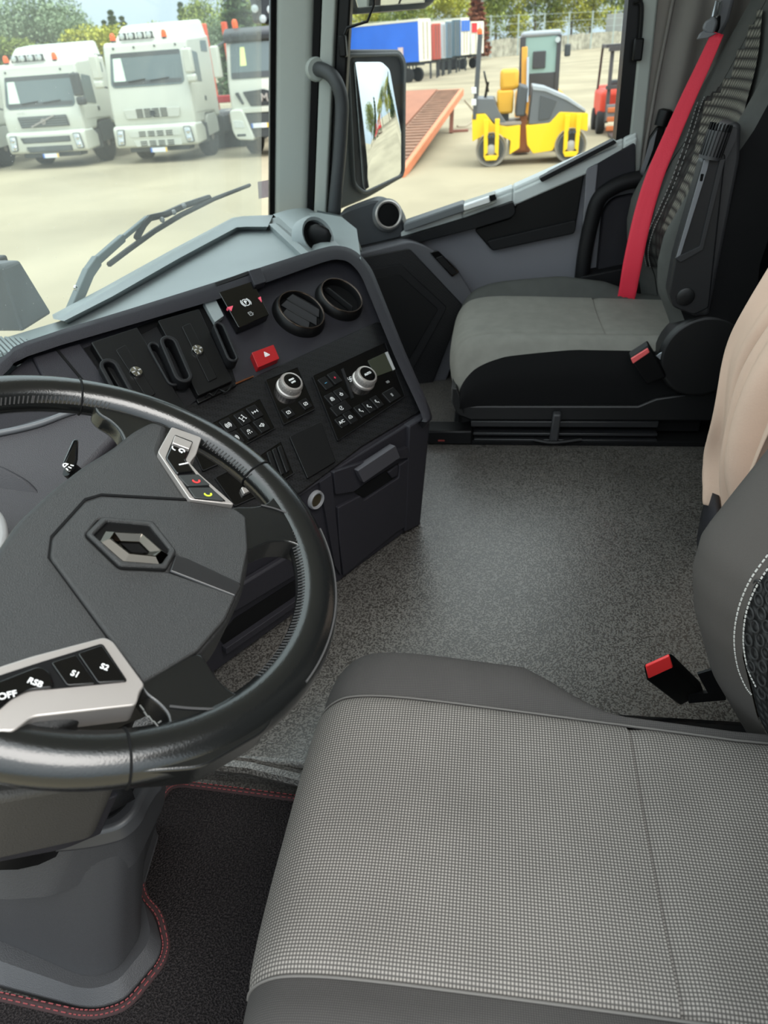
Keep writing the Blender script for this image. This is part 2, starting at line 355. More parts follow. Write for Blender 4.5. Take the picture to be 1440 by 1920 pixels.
def truck(kind, loc, label):
    hi = kind == 'high'; t = thing('white_truck', label, 'truck', loc, 'parked trucks in the yard', local=True)
    ws0, ws1, cap, top = (1.93, 2.74, 2.92, 3.42) if hi else (1.57, 2.37, 2.60, 3.12)
    hw, L = 1.22, 2.25
    prof = [(.10, .92), (.06, 1.05), (.08, 1.4), (.14, ws0), (.40, ws1+.02), (.44, cap), (.55, cap+.05), (L, cap+.12), (L, .98), (1.85, .98), (1.75, 1.12), (.95, 1.12), (.82, .92)]
    obj('cab_body', B().prism([(x, -hw, z) for x, z in prof], [(x, hw, z) for x, z in prof]), M_TWH, t, bev=.07, seg=4)
    obj('chassis', B().box(.4, 6.2, -.42, .42, .55, .95), M_TDK, t, bev=.02)
    # roof air deflector: tapering shell
    P0 = [(.55, -.95, cap+.02), (L, -1.2, cap+.02), (L, 1.2, cap+.02), (.55, .95, cap+.02)]
    P1 = [(1.0, -.8, top-.08), (L, -1.1, top), (L, 1.1, top), (1.0, .8, top-.08)]
    obj('roof_deflector', B().prism(P0, P1), M_TWH, t, bev=.08, seg=4)
    fs = Fr((.135, 0, ws0), V((-(ws1-ws0), 0, .27)), (0, -1, 0)); H = sqrt((ws1-ws0)**2+.26**2)
    w = plate2('windscreen', [(-1.08, .06), (-1.0, -.02), (1.0, -.02), (1.08, .06), (1.02, H-.02), (-1.02, H-.02)], fs, -.01, .012, M_TGL, t, r=.06, bev=.006)
    plate2('sun_strip', [(-1.0, H-.14), (1.0, H-.14), (1.0, H-.03), (-1.0, H-.03)], fs, .011, .016, M_TDK, w, bev=.002)
    plate2('dashboard_edge', [(-1.0, 0.02), (1.0, .02), (1.02, .13), (-1.02, .13)], fs, .011, .016, M_TDK, w, r=.03, bev=.002)
    plate2('curtain', [(-.97, .13), (-.62, .13), (-.72, H-.15), (-.95, H-.15)], fs, .011, .015, mat('pale_cab_curtain', (205, 220, 205), .8), w, bev=.002)
    for a, c in ((-.55, -.05), (.1, .65)): obj('wiper', B().bar(fs.pt(a, .10, .03), fs.pt(c, .15, .03), .025, .02, fs.n), M_BLK, w)
    for k in range(4 if hi else 2): obj('marker_lamp', B().ball((.40, (.9-.6*k) if hi else (.95-1.7*k), ws1+.09), .03, 8), M_TDK, t)
    # side
    sf = Fr((1.0, -hw, 0), (0, -1, 0), (1, 0, 0))
    s = plate2('side_window', [(-.62, ws0+.05), (.12, ws0-.02), (.10, ws1-.12), (-.40, ws1-.06)], sf, -.01, .012, M_TGL, t, r=.05, bev=.004)
    plate2('rear_window', [(.45, cap-.28), (.98, cap-.30), (.98, cap-.02), (.5, cap-.02)], sf, -.01, .012, M_TGL, t, r=.06, bev=.004)
    d = plate2('door', [(-.70, 1.2), (.28, 1.2), (.28, ws0-.08), (-.68, ws0-.02)], sf, -.005, .010, M_TWH, t, r=.04, bev=.006)
    plate2('door_handle', rect(.16, 1.42 if not hi else 1.5, .09, .12), sf, .008, .03, M_TDK, d, r=.02)
    plate2('wheel_arch', [(-.05, .55), (-.05, 1.0), (.1, 1.1), (.72, 1.1), (.85, .95), (.85, .6)], sf, -.25, .02, M_TDK if not hi else M_TWD, t, r=.08)
    plate2('entry_step', [(-.75, .42), (-.06, .42), (-.06, .9), (-.7, .9)], sf, -.2, .0, M_TDK, t, r=.03)
    # front
    ff = Fr((.06, 0, 0), (-1, 0, 0), (0, -1, 0))
    g0 = 1.38 if hi else 1.36; g1 = 1.14 if hi else 1.08
    if hi:
        gp = plate2('grille', [(-.84, g0), (.84, g0), (.80, g1), (-.78, g1)], ff, .0, .035, M_TWD, t, r=.05, bev=.012)
        for r_ in range(5):
            for k in range(4): plate2('grille_slot', rect(-.36+.24*k, g1+.035+.047*r_, .20, .028), ff, .030, .040, M_PIT, gp, bev=0)
    else:
        gp = plate2('grille', [(-.76, g0), (.76, g0), (.80, g1), (-.72, g1)], ff, .0, .03, M_TDK, t, r=.02, bev=.008)
        for k in range(4): plate2('grille_slat', rect(.02, g1+.05+.06*k, 1.45, .025), ff, .026, .05, mat('grille_grey', (104, 110, 110), .5), gp, bev=.004)
        obj('badge_bar', B().bar(ff.pt(-.38, g1+.02, .06), ff.pt(.40, g0-.0, .06), .035, .02, ff.n), M_SLV, gp)
        text('lettering', 'VOLVO', ff, None, .07, .028, M_GRP, gp, world=(-.62, g0+.09))
    obj('badge', B().lathe([(.075, 0), (.075, .02), (.055, .02), (.05, .005)], ff.pt(.03, (g0+g1)/2, .045), ff.n, 16), M_SLV if not hi else M_TDK, gp)
    bp = [(-.06, .42), (-.10, .5), (-.08, .93), (.0, .98), (.5, .98), (.75, .80), (.72, .45)]
    b = B().prism([(x, -1.24, z) for x, z in bp], [(x, 1.24, z) for x, z in bp])
    bu = obj('bumper', b, M_TWH, t, bev=.06, seg=3)
    bf = Fr((-.108, 0, .5), (-1, 0, .05), (0, -1, 0)); bf.o = bf.o-bf.v*.5
    for z0 in (.84, .60):
        q = plate2('bumper_intake', [(-.78+(.84-z0)*.5, z0), (.78, z0), (.78, z0-.15), (-.72+(.84-z0)*.5, z0-.15)], bf, -.01, .006, M_TDK if not hi else M_TWD, bu, r=.02)
        for k in range(2 if not hi else 3):
            if hi: [plate2('intake_slot', rect(-.36+.27*j, z0-.025-.05*k, .2, .025), bf, .004, .012, M_PIT, q, bev=0) for j in range(4)]
            else: plate2('intake_slat', rect(.03, z0-.05-.05*k, 1.4, .02), bf, .004, .016, mat('grille_grey', (104, 110, 110), .5), q, bev=.003)
    for sgn in (-1, 1): lamp(bu, (1.02*sgn, .70), .22, .40, bf, tilt=-.03*sgn)
    numberplate(bu, (.05, .35), bf)
    obj('lower_valance', B().box(.05, .5, -.9, .9, .30, .46), M_TDK, t, bev=.02)
    # roof equipment
    for y in (-.55, .95): 
        q = obj('beacon', B().lathe([(.075, 0), (.07, .1), (.045, .16), (.01, .17)], (.62, y, cap+.10), (0, 0, 1), 12), M_ORG, t)
        obj('beacon_base', B().lathe([(.06, -.08), (.06, .01)], (.62, y, cap+.10), (0, 0, 1), 10), M_TDK, q)
    lb = obj('lamp_bar', B().box(.50, .54, -.30, .72, cap+.08, cap+.11), M_TDK, t)
    for k in range(4):
        q = obj('spot_lamp', B().box(.46, .56, .50-.26*k, .70-.26*k, cap+.09, cap+.25), M_TDK, lb, bev=.02)
        obj('lens', B().lathe([(.075, 0), (.07, .012), (.02, .02)], (.46, .60-.26*k, cap+.17), (-1, 0, 0), 12), M_LMP, q)
    # mirrors
    for sgn in (-1, 1):
        mc = M_TWH if hi else M_TDK
        q = obj('mirror', B().box(-.08, .10, sgn*1.34-.13, sgn*1.34+.13, ws0+.22, ws1-.02), mc, t, bev=.05, seg=3)
        obj('wide_mirror', B().box(-.08, .12, sgn*1.36-.13, sgn*1.36+.13, ws0-.0, ws0+.20), mc, q, bev=.06, seg=3)
        obj('mirror_arm', B().tube([(.3, sgn*1.2, ws1-.05), (.05, sgn*1.3, ws1-.02)], .025, 6).tube([(.2, sgn*1.2, ws0), (.03, sgn*1.33, ws0+.05)], .025, 6), M_TDK, q)
    for sgn in (-1, 1):
        wheel(t, (1.35, sgn*1.02, .50), .50, .32)
        wheel(t, (4.9, sgn*.95, .50), .50, .55)
    obj('fuel_tank', B().box(2.4, 4.0, -1.2, -.65, .45, 1.0), M_TDK, t, bev=.08)
    return t
t_low = truck('low', (21.75, 12.98, GZ), 'low roofed white truck with dark diagonal badge grille, between two other white trucks')
t_high = truck('high', (21.75, 9.62, GZ), 'tallest white truck with slotted white grille and mirrors, left of the black visor truck')
clone(t_high, (21.6, 16.35, GZ), label='white truck cut off by the outer edge, only its near wheel and corner in view')
def man_truck():
    t = thing('visor_truck', 'white truck with black roof visor and MAN lettering beside the windscreen pillar', 'truck', (21.8, 6.12, GZ), 'parked trucks in the yard', local=True)
    prof = [(.10, 1.0), (.04, 1.25), (.08, 1.85), (.40, 2.80), (.6, 2.86), (2.2, 2.86), (2.2, 1.1), (1.7, 1.15), (.9, 1.15)]
    obj('cab_body', B().prism([(x, -1.2, z) for x, z in prof], [(x, 1.2, z) for x, z in prof]), M_TWH, t, bev=.07, seg=4)
    obj('chassis', B().box(.4, 6.0, -.42, .42, .55, .95), M_TDK, t)
    vp = [(.30, 2.74), (.28, 2.95), (.5, 3.08), (2.1, 3.1), (2.2, 2.84), (.6, 2.8)]
    vq = obj('roof_visor', B().prism([(x, -1.22, z) for x, z in vp], [(x, 1.22, z) for x, z in vp]), M_BSC, t, bev=.07, seg=3)
    for k in range(6): obj('visor_rib', B().box(.27, .33, -1.0+.4*k-.02, -1.0+.4*k+.02, 2.78, 2.95), M_TDK, vq)
    fs = Fr((.08, 0, 1.88), V((-.9, 0, .3)), (0, -1, 0))
    w = plate2('windscreen', [(-1.08, .05), (1.08, .05), (1.05, .90), (-1.05, .90)], fs, -.01, .02, M_TGL, t, r=.06)
    plate2('dashboard_edge', [(-1.05, .06), (1.05, .06), (1.05, .2), (-1.05, .2)], fs, .018, .024, M_TDK, w)
    plate2('safety_vest', [(-.8, .35), (-.62, .35), (-.66, .8), (-.78, .8)], fs, .018, .024, mat('pale_yellow_vest', (215, 225, 150), .8), w, r=.02)
    ff = Fr((.05, 0, 0), (-1, 0, 0), (0, -1, 0))
    gp = plate2('grille', [(-.80, 1.62), (-.2, 1.66), (0, 1.60), (.2, 1.66), (.80, 1.62), (.62, 1.27), (-.62, 1.27)], ff, 0, .03, M_BSC, t, r=.03)
    text('lettering', 'MAN', ff, None, .27, .032, M_SLV, gp, world=(0, 1.45), ext=.012, bold=.008)
    for z in (1.34, 1.56): plate2('grille_slat', rect(0, z, 1.1, .018), ff, .028, .036, M_TDK, gp, bev=.002)
    plate2('white_apron', [(-1.1, 1.24), (1.1, 1.24), (1.0, 1.12), (-1.0, 1.12)], ff, 0, .06, M_TWH, t, r=.03, bev=.02)
    plate2('lower_grille', [(-.85, 1.10), (.85, 1.10), (.75, .50), (-.75, .50)], ff, -.3, .04, M_TDK, t, r=.04, bev=.02)
    for sgn in (-1, 1):
        plate2('air_blade', [(sgn*.92, 1.62), (sgn*1.02, 1.60), (sgn*.86, 1.33), (sgn*.80, 1.33)], ff, 0, .04, M_TDK, t, r=.02)
        q = plate2('corner_bumper', [(sgn*1.22, 1.22), (sgn*.85, 1.22), (sgn*.62, .5), (sgn*.65, .44), (sgn*1.12, .48), (sgn*1.22, .7)], ff, -.4, .14, M_TWH, t, r=.10, bev=.05, seg=3)
        plate2('headlight', [(sgn*1.16, .96), (sgn*.88, .94), (sgn*.84, .76), (sgn*1.14, .78)], ff, .13, .15, M_LMP, q, r=.03)
        plate2('fog_lamp', [(sgn*1.10, .62), (sgn*.84, .62), (sgn*.84, .56), (sgn*1.10, .56)], ff, .13, .15, M_TDK, q, r=.02)
        obj('mirror', B().box(-.12, .06, sgn*1.38-.11, sgn*1.38+.11, 1.98, 2.72), M_TWH, t, bev=.05, seg=3)
        obj('mirror_arm', B().tube([(.35, sgn*1.18, 2.80), (0, sgn*1.36, 2.68)], .035, 6), M_TDK, t)
        wheel(t, (1.2, sgn*1.0, .52), .52, .34); wheel(t, (4.6, sgn*.95, .52), .52, .55)
    numberplate(t, (-.42, .80), Fr((.0, 0, 0), (-1, 0, 0), (0, -1, 0)))
    obj('beacon', B().lathe([(.08, 0), (.08, .14), (.05, .2), (.01, .21)], (.7, .95, 3.08), (0, 0, 1), 12), M_ORG, t)
    c = obj('crane', B().bar((2.4, -.3, 2.4), (2.5, -.2, 4.4), .5, .5).bar((2.4, .3, 3.2), (2.5, .5, 3.9), .4, .4), M_BSC, t, bev=.05)
    for k, (y, z) in enumerate([(.75, 3.55), (.62, 3.85), (.3, 3.5), (.15, 3.9), (.55, 3.3)]): obj('crane_lamp', B().lathe([(.1, 0), (.1, .05), (.02, .06)], (2.18, y, z), (-1, 0, 0), 12), M_LMP, c)
    obj('crane_block', B().box(2.2, 2.6, .05, .9, 3.2, 4.1), M_BSC, c, bev=.1)
man_truck()
# orange lorry body seen between the two trucks
t = thing('orange_tipper', 'orange loader frame standing between the tallest white truck and the visor truck', 'loader', (25.2, 8.55, GZ))
oc = mat('orange_machine_paint', (232, 84, 40), .5)
for y in (8.25, 8.9): obj('post', B().box(25.1, 25.3, y-.07, y+.07, -.2, 2.1), oc, t, bev=.02)
obj('cross_beam', B().box(25.1, 25.35, 8.1, 9.0, .0, .2), mat('red_machine_paint', (205, 40, 48), .5), t, bev=.02)
obj('deck', B().box(24.8, 27.5, 7.9, 9.2, -.55, -.3), M_RIM, t); obj('base_frame', B().box(24.9, 27.4, 8.0, 9.1, GZ, -.5), M_TDK, t, bev=.03)
# ---------------------------------------------------------------- road roller
def roller():
    t = thing('road_roller', 'yellow tandem road roller with grey bonnet and roll bar, parked on the pale yard', 'roller', (17.9, -.7, GZ), local=True)
    YE = mat('roller_yellow', (246, 204, 20), .4); GR = mat('roller_grey', (98, 102, 106), .45); DK = mat('roller_dark_frame', (72, 76, 80), .5)
    def sp(name, P, x0, x1, m, bev=.02, parent=t, r=.03):
        P = [(p[0]+.7, p[1]) for p in rnd(P, r)]
        return obj(name, B().prism([(x0, y, z) for y, z in P], [(x1, y, z) for y, z in P]), m, parent, bev=bev)
    sp('front_frame', [(.55, 1.05), (.26, 1.05), (.08, .84), (-.21, .78), (-.50, .80), (-.50, .34), (-.28, .22), (-.30, .5), (-.05, .62), (.36, .6), (.54, .52)], -.1, 1.0, YE)
    sp('rear_frame', [(-.62, .78), (-1.12, .80), (-1.32, 1.0), (-1.92, .95), (-1.94, .60), (-1.75, .66), (-1.40, .62), (-1.22, .26), (-.80, .22), (-.66, .4)], -.1, 1.0, YE)
    h = sp('bonnet', [(-.68, .80), (-.74, 1.50), (-1.0, 1.45), (-1.45, 1.26), (-1.86, 1.0), (-1.88, .92), (-1.36, .94), (-1.15, .78)], -.08, .98, GR, bev=.05)
    sp('bonnet_top', [(-.73, 1.44), (-.74, 1.52), (-1.0, 1.47), (-1.45, 1.28), (-1.86, 1.02), (-1.86, .97), (-1.45, 1.21), (-1.0, 1.40)], -.10, 1.0, mat('pale_bonnet_grey', (160, 166, 172), .4), parent=h)
    sp('side_panel', [(-.88, .86), (-.90, 1.34), (-1.25, 1.22), (-1.12, .88)], -.10, -.06, DK, parent=h, bev=.008)
    sp('front_cover', [(.50, 1.34), (.52, 1.06), (.28, 1.06), (.06, .86), (-.22, .82), (-.02, 1.08), (.08, 1.32)], -.08, .98, GR, bev=.04)
    c = sp('foot_deck', [(-.02, .86), (-.52, .86), (-.52, .80), (-.1, .8)], -.1, 1.0, M_RIM)
    sp('articulation_joint', [(-.50, .95), (-.66, .95), (-.66, .25), (-.50, .25)], .2, .8, mat('rusty_joint', (176, 110, 70), .7))
    for x in (-.06, .96):
        b = obj('roll_bar', B().bar((x, .50+.7, .95), (x, .40+.7, 2.50), .10, .08, (0, 1, 0)), DK, t, bev=.01)
    obj('roll_bar_crossbeam', B().bar((-.06, .40+.7, 2.47), (.96, .40+.7, 2.47), .09, .08), DK, t, bev=.01)
    for z in (1.5, 1.28): obj('lamp', B().box(-.14, -.08, 1.16, 1.26, z-.06, z+.06), M_PLT, t, bev=.01)
    obj('beacon', B().lathe([(.055, 0), (.055, .07), (.03, .1), (.01, .11)], (-.06, 1.10, 2.50), (0, 0, 1), 10), M_ORG, t)
    s = mat('seat_ochre', (226, 170, 50), .6)
    st = obj('seat', B().box(.2, .75, .36, .72, 1.0, 1.46), s, t, bev=.05); obj('backrest', B().box(.2, .75, .26, .66, 1.45, 1.84), s, st, bev=.08, seg=3)
    obj('seat_pedestal', B().box(.3, .65, .45, .7, .85, 1.28), M_TDK, t, bev=.02)
    obj('control_console', B().prism([(.0, .32, .95), (.0, .10, .95), (.0, .06, 1.5), (.0, .26, 1.55)], [(.9, .32, .95), (.9, .10, .95), (.9, .06, 1.5), (.9, .26, 1.55)]), DK, t, bev=.04)
    sw = obj('steering_column', B().bar((.45, 1.0, 1.2), (.45, .92, 1.62), .06, .06, (1, 0, 0)), M_BLK, t)
    obj('steering_wheel', B().tube([(.45+.2*cos(a), .9+.06*cos(a*0)+.05*sin(a), 1.63+.19*sin(a)) for a in [2*pi*k/20 for k in range(20)]], .018, 6, closed=True), M_BLK, sw)
    for yc in (.12, -1.60):
        y = yc+.7
        d = obj('drum', B().lathe([(.20, -.12), (.28, -.08), (.335, -.14), (.345, -.12), (.345, 1.02), (.335, 1.04), (.2, 1.0)], (0, y, .345), (1, 0, 0), 40), mat('worn_steel_drum', (176, 172, 164), .55, metal=.4), t)
        obj('drum_recess', B().lathe([(.27, -.125), (.27, -.115)], (0, y, .345), (1, 0, 0), 32), M_TDK, d)
        obj('hub', B().lathe([(.11, -.13), (.11, -.2), (.06, -.22)], (0, y, .345), (1, 0, 0), 16), mat('worn_steel_drum', (176, 172, 164), .55), d)
        yk = obj('yoke', B().prism([(-.24, y+.17, .95), (-.24, y+.07, .95), (-.24, y+.08, .30), (-.24, y+.16, .22)], [(-.16, y+.17, .95), (-.16, y+.07, .95), (-.16, y+.08, .30), (-.16, y+.16, .22)])
                 .prism([(-.24, y-.17, .95), (-.24, y-.07, .95), (-.24, y-.08, .30), (-.24, y-.16, .22)], [(-.16, y-.17, .95), (-.16, y-.07, .95), (-.16, y-.08, .30), (-.16, y-.16, .22)])
                 .prism([(-.24, y-.17, .24), (-.24, y+.17, .24), (-.24, y+.12, .14), (-.24, y-.12, .14)], [(-.16, y-.17, .24), (-.16, y+.17, .24), (-.16, y+.12, .14), (-.16, y-.12, .14)]), YE, t, bev=.01)
        for k in (-1, 1): obj('vibration_damper', B().lathe([(.04, 0), (.04, .08)], (-.25, y+k*.045, .62), (1, 0, 0), 10), M_TDK, yk)
roller()
# ---------------------------------------------------------------- mini excavator behind the roller
def excavator():
    t = thing('mini_excavator', 'small excavator with dark glazed cab and ochre boom behind the road roller', 'excavator', (20.3, -.95, GZ), local=True)
    OC = mat('excavator_ochre', (222, 158, 50), .5); DK = mat('excavator_dark_cab', (66, 64, 66), .4)
    for s in (-1, 1): obj('track', B().tube([(x, s*.55, .3+.22*sin(a)) for x, a in [(-.2, pi/2), (-.45, pi*.8), (-.45, -pi*.8), (-.2, -pi/2), (1.3, -pi/2), (1.55, -.6), (1.55, .6), (1.3, pi/2)]], .1, 6, closed=True), M_TYR, t)
    obj('undercarriage', B().box(-.1, 1.3, -.45, .45, .25, .6), M_TDK, t); obj('upper_body', B().box(.1, 1.8, -.62, .5, .6, 1.25), OC, t, bev=.06)
    fr = [(0, .38), (0, -.44), (1.2, -.44), (1.2, .38)]
    c = obj('cab_roof', B().box(-.05, 1.3, -.48, .42, 2.38, 2.5), mat('pale_bonnet_grey', (160, 166, 172), .4), t, bev=.05)
    for x, y in fr: obj('cab_post', B().box(x-.05, x+.05, y-.05, y+.05, 1.2, 2.4), DK, t, bev=.01)
    obj('cab_door', B().box(-.02, .02, -.40, .34, 1.2, 1.66), DK, t, bev=.01)
    obj('cab_glass', B().box(-.015, .015, -.40, .34, 1.64, 2.38), mat('pale_green_cab_glass', (150, 176, 168), .15), t)
    obj('cab_seat', B().box(-.05, -.02, -.15, .15, 1.75, 2.1), DK, t, bev=.05)
    obj('cab_side_glass', B().box(.0, 1.2, -.46, -.44, 1.3, 2.38), mat('pale_green_cab_glass', (150, 176, 168), .15), t)
    b = obj('boom', B().bar((-.6, .36, .35), (-.5, .34, 1.35), .14, .12, (1, 0, 0)).bar((-.5, .34, 1.3), (-.35, .36, 2.2), .13, .11, (1, 0, 0)), OC, t, bev=.015)
    obj('boom_ram', B().tube([(-.62, .26, 1.1), (-.5, .28, 2.0)], .035, 8), M_CHR, b); obj('bucket', B().box(-.85, -.4, .15, .6, .05, .45), mat('rusty_bucket', (150, 96, 64), .8), t, bev=.04)
    for s in ((-.75), ): obj('cab_mirror', B().box(.0, .1, -.72, -.58, 1.95, 2.2), M_TDK, t, bev=.03)
    obj('work_lamp', B().lathe([(.06, 0), (.06, .05)], (-.05, -.40, 2.3), (-1, 0, 0), 10), M_LMP, t)
excavator()
# ---------------------------------------------------------------- forklift
def forklift():
    t = thing('forklift', 'orange forklift with tall dark mast half hidden by the window frame edge', 'forklift', (22.6, -3.35, GZ), local=True)
    RD = mat('forklift_red', (226, 72, 48), .5); DK = mat('forklift_mast', (70, 66, 68), .5); RU = mat('forklift_rust', (196, 110, 64), .8)
    obj('body', B().box(.5, 2.2, -.5, .55, .35, 1.05), RD, t, bev=.12, seg=3)
    for y in (.42, .12, -.32): obj('mast_post', B().bar((.05, y, .3), (.2, y-.02, 2.05), .09, .1, (1, 0, 0)), DK, t)
    obj('mast_crossbar', B().box(.05, .2, -.4, .5, 1.95, 2.05).box(0, .15, -.4, .5, 1.1, 1.18), DK, t)
    for y in (.5, -.5): obj('guard_post', B().bar((1.9, y, 1.0), (1.5, y, 2.1), .06, .06), DK, t)
    obj('overhead_guard', B().box(.6, 1.6, -.52, .52, 2.02, 2.1), DK, t)
    obj('carriage', B().box(-.1, .0, -.45, .45, .35, .75), mat('grey_steel_frame', (118, 118, 120), .6), t, bev=.02)
    for k in range(3): obj('carriage_bar', B().box(-.14, -.08, -.42, .42, .12+.22*k, .24+.22*k), RU, t, bev=.02)
    for y in (-.3, .3): obj('fork', B().box(-1.1, -.02, y-.06, y+.06, .03, .08), DK, t)
    for y in (-.45, .5):
        for x in (.6, 1.8): wheel(t, (x, y, .28), .28, .2)
    obj('seat', B().box(1.0, 1.5, -.25, .25, 1.05, 1.25), M_TDK, t, bev=.05)
    obj('counterweight', B().box(1.9, 2.4, -.5, .5, .3, 1.1), RD, t, bev=.12, seg=3)
forklift()
# ---------------------------------------------------------------- rusty ramp trailer
def ramp():
    A = PX(866, 167, 27); D = PZ(752, 322, GZ+.12); dx = V((.3, 3.0, 0)); t = thing('ramp_trailer', 'rusty steel loading ramp with orange edge beam standing on a folding leg', 'ramp', (A.x, A.y, GZ))
    RU = mat('rusty_deck', (150, 116, 96), .85, var=.2, vscale=3); OR = mat('orange_edge_beam', (214, 128, 88), .6, var=.1); BW = mat('bright_rust_panel', (150, 98, 74), .8, var=.1, vscale=2)
    n = V((0, 0, -.14)); b = B().prism([A, A+dx, D+dx, D], [A+n, A+dx+n, D+dx+n, D+n]); obj('deck', b, RU, t)
    e = (D-A).normalized(); side = V((0, 1, 0))
    for k in range(30):
        p = A+(D-A)*(k+.5)/30+V((0, .08, .012)); obj('deck_plank', B().bar(p, p+V((.05, .66, 0)), .22, .03), RU, t)
    obj('inner_panel', B().prism([A+V((0, .8, .02)), A+dx+V((0, 0, .02)), D+dx+V((0, 0, .02)), D+V((0, .8, .02))], [A+V((0, .8, .05)), A+dx+V((0, 0, .05)), D+dx+V((0, 0, .05)), D+V((0, .8, .05))]), BW, t)
    obj('edge_beam', B().bar(A+V((0, 0, -.08)), D+V((0, 0, -.08)), .12, .20), OR, t, bev=.02)
    obj('end_beam', B().bar(A+V((.05, 0, -.1)), A+dx+V((.05, 0, -.1)), .12, .22), OR, t)
    F = PZ(845, 243, GZ); obj('folding_leg', B().bar((A.x-1.2, A.y+.25, A.z-.35), (F.x-1.2, A.y+.28, GZ), .14, .12, (0, 1, 0)).bar((A.x-1.2, A.y+.3, GZ+.03), (A.x-1.2, A.y-.25, GZ+.03), .3, .06), mat('rusty_leg', (140, 90, 76), .8), t)
    obj('hose_loop', B().tube(cr([(A.x-.3, A.y-.1, A.z-.3), (A.x-.2, A.y-.45, A.z-.75), (A.x-.6, A.y-.2, A.z-1.0), (A.x-1.1, A.y+.1, GZ+.15)], 6), .035, 6), mat('grey_hose', (170, 160, 140), .7), t)
ramp()
# ---------------------------------------------------------------- trailers and containers at the far side
def boxvan(name, label, cat, pxl, pxr, X, ytop, ybot, ln, side, rear, ribs=0, wheels=True):
    K = PX(pxl, ybot, X); T = PX(pxl, ytop, X); L = V((.5, .866, 0)); Wd = V((.866, -.5, 0))
    r = ray(pxr, ybot); q = (K.y*r.x-K.x*r.y)/(r.y*Wd.x-r.x*Wd.y); z0, z1 = max(K.z, GZ+.4), T.z
    t = thing(name, label, cat, (K.x, K.y, GZ)); K = V((K.x, K.y, z0)); up = V((0, 0, z1-z0)); w = Wd*q
    obj('body', B().ext([K, K+w, K+w+L*ln, K+L*ln], up), side, t, bev=.04)
    d = obj('rear_frame', B().ext([K-L*.06, K+w-L*.06, K+w+L*.02, K+L*.02], up), rear, t, bev=.03)
    for k in range(1, 3): p = K+w*(k/3)-L*.1; obj('door_bar', B().bar(p+up*.05, p+up*.95, .04, .04, L), M_RIM, d)
    obj('roof_rail', B().ext([K-Wd*.03+up*.97, K+w+up*.97, K+w+L*ln+up*.97, K-Wd*.03+L*ln+up*.97], V((0, 0, .16))), mat('cream_rail', (226, 222, 204), .5), t)
    for k in range(ribs): p = K+w*((k+.5)/ribs)-L*.08; obj('corrugation', B().bar(p+up*.03, p+up*.97, .10, .06, L), side, t)
    obj('underframe', B().ext([K+w*.25+L*.3-up*0, K+w*.75+L*.3, K+w*.75+L*(ln-.5), K+w*.25+L*(ln-.5)], V((0, 0, -.25))), M_TDK, t)
    if wheels:
        for a in (1.2, 2.5, 3.8, ln-1.5):
            for s in (.08, .92):
                c = K+L*a+w*s; c.z = GZ+.5; obj('wheel', B().lathe([(.3, -.15), (.5, -.13), (.5, .13), (.3, .15)], c, Wd, 16), M_TYR, t)
    else:
        for s in (.1, .9):
            for a in (.3, ln-.4): c = K+w*s+L*a; obj('support_leg', B().box(c.x-.08, c.x+.08, c.y-.08, c.y+.08, GZ, z0), M_TDK, t)
    return t, K, L, w, up
CRM = mat('cream_trailer_frame', (232, 226, 208), .5)
t, K, L, w, up = boxvan('curtain_trailer', 'long blue curtain sided trailer with cream rear frame', 'trailer', 786, 808, 66, 37, 116, 13.2, mat('blue_tarpaulin', (48, 112, 222), .5, var=.08, vscale=.6), CRM)
p = K+L*1.5-w.normalized()*.03; obj('side_plate', B().ext([p+up*.10, p+up*.10+L*.5, p+up*.38+L*.5, p+up*.38], -w.normalized()*.03), mat('pale_pink_panel', (226, 200, 196), .6), t)
p = K+L*2.6-w.normalized()*.03; obj('pale_blue_patch', B().ext([p+up*.02, p+up*.02+L*1.0, p+up*.30+L*1.0, p+up*.30], -w.normalized()*.02), mat('pale_blue_panel', (96, 160, 226), .6), t)
boxvan('shipping_container', 'rust red container body between the blue trailer and a grey one', 'container', 811, 826, 72, 44, 112, 6, mat('container_red', (190, 92, 78), .7), mat('container_red', (190, 92, 78), .7), 3, False)
boxvan('shipping_container', 'pale grey narrow container body beside the rust red one', 'container', 827, 835, 76, 44, 110, 6, mat('container_pale_grey', (176, 184, 190), .7), mat('container_pale_grey', (176, 184, 190), .7), 2, False)
boxvan('shipping_container', 'grey blue ribbed container body, widest of the upright row', 'container', 836, 847, 79, 40, 109, 6, mat('container_slate', (112, 132, 146), .7), mat('container_slate', (112, 132, 146), .7), 3, False)
boxvan('shipping_container', 'dark slate ribbed container body beside the blue and white box', 'container', 848, 862, 82, 37, 106, 6, mat('container_dark_slate', (88, 108, 120), .7), mat('container_dark_slate', (88, 108, 120), .7), 4, False)
t, K, L, w, up = boxvan('box_body', 'white box body with a blue upper band behind the dark slate container', 'box body', 864, 879, 86, 35, 104, 7, mat('blue_box_side', (50, 110, 200), .6), CRM, 0, False)
obj('blue_band', B().ext([K-L*.09+up*.66, K+w-L*.09+up*.66, K+w-L*.09+up*.95, K-L*.09+up*.95], -L*.03), mat('blue_box_side', (50, 110, 200), .6), t)
t, K, L, w, up = boxvan('lorry_body', 'cream lorry body with a red corner behind the roller beacon', 'lorry', 883, 906, 92, 42, 102, 5, CRM, CRM)
obj('red_corner', B().ext([K-L*.09+up*.68, K+w*.4-L*.09+up*.68, K+w*.4-L*.09+up*.98, K-L*.09+up*.98], -L*.04), mat('red_machine_paint', (205, 40, 48), .5), t)
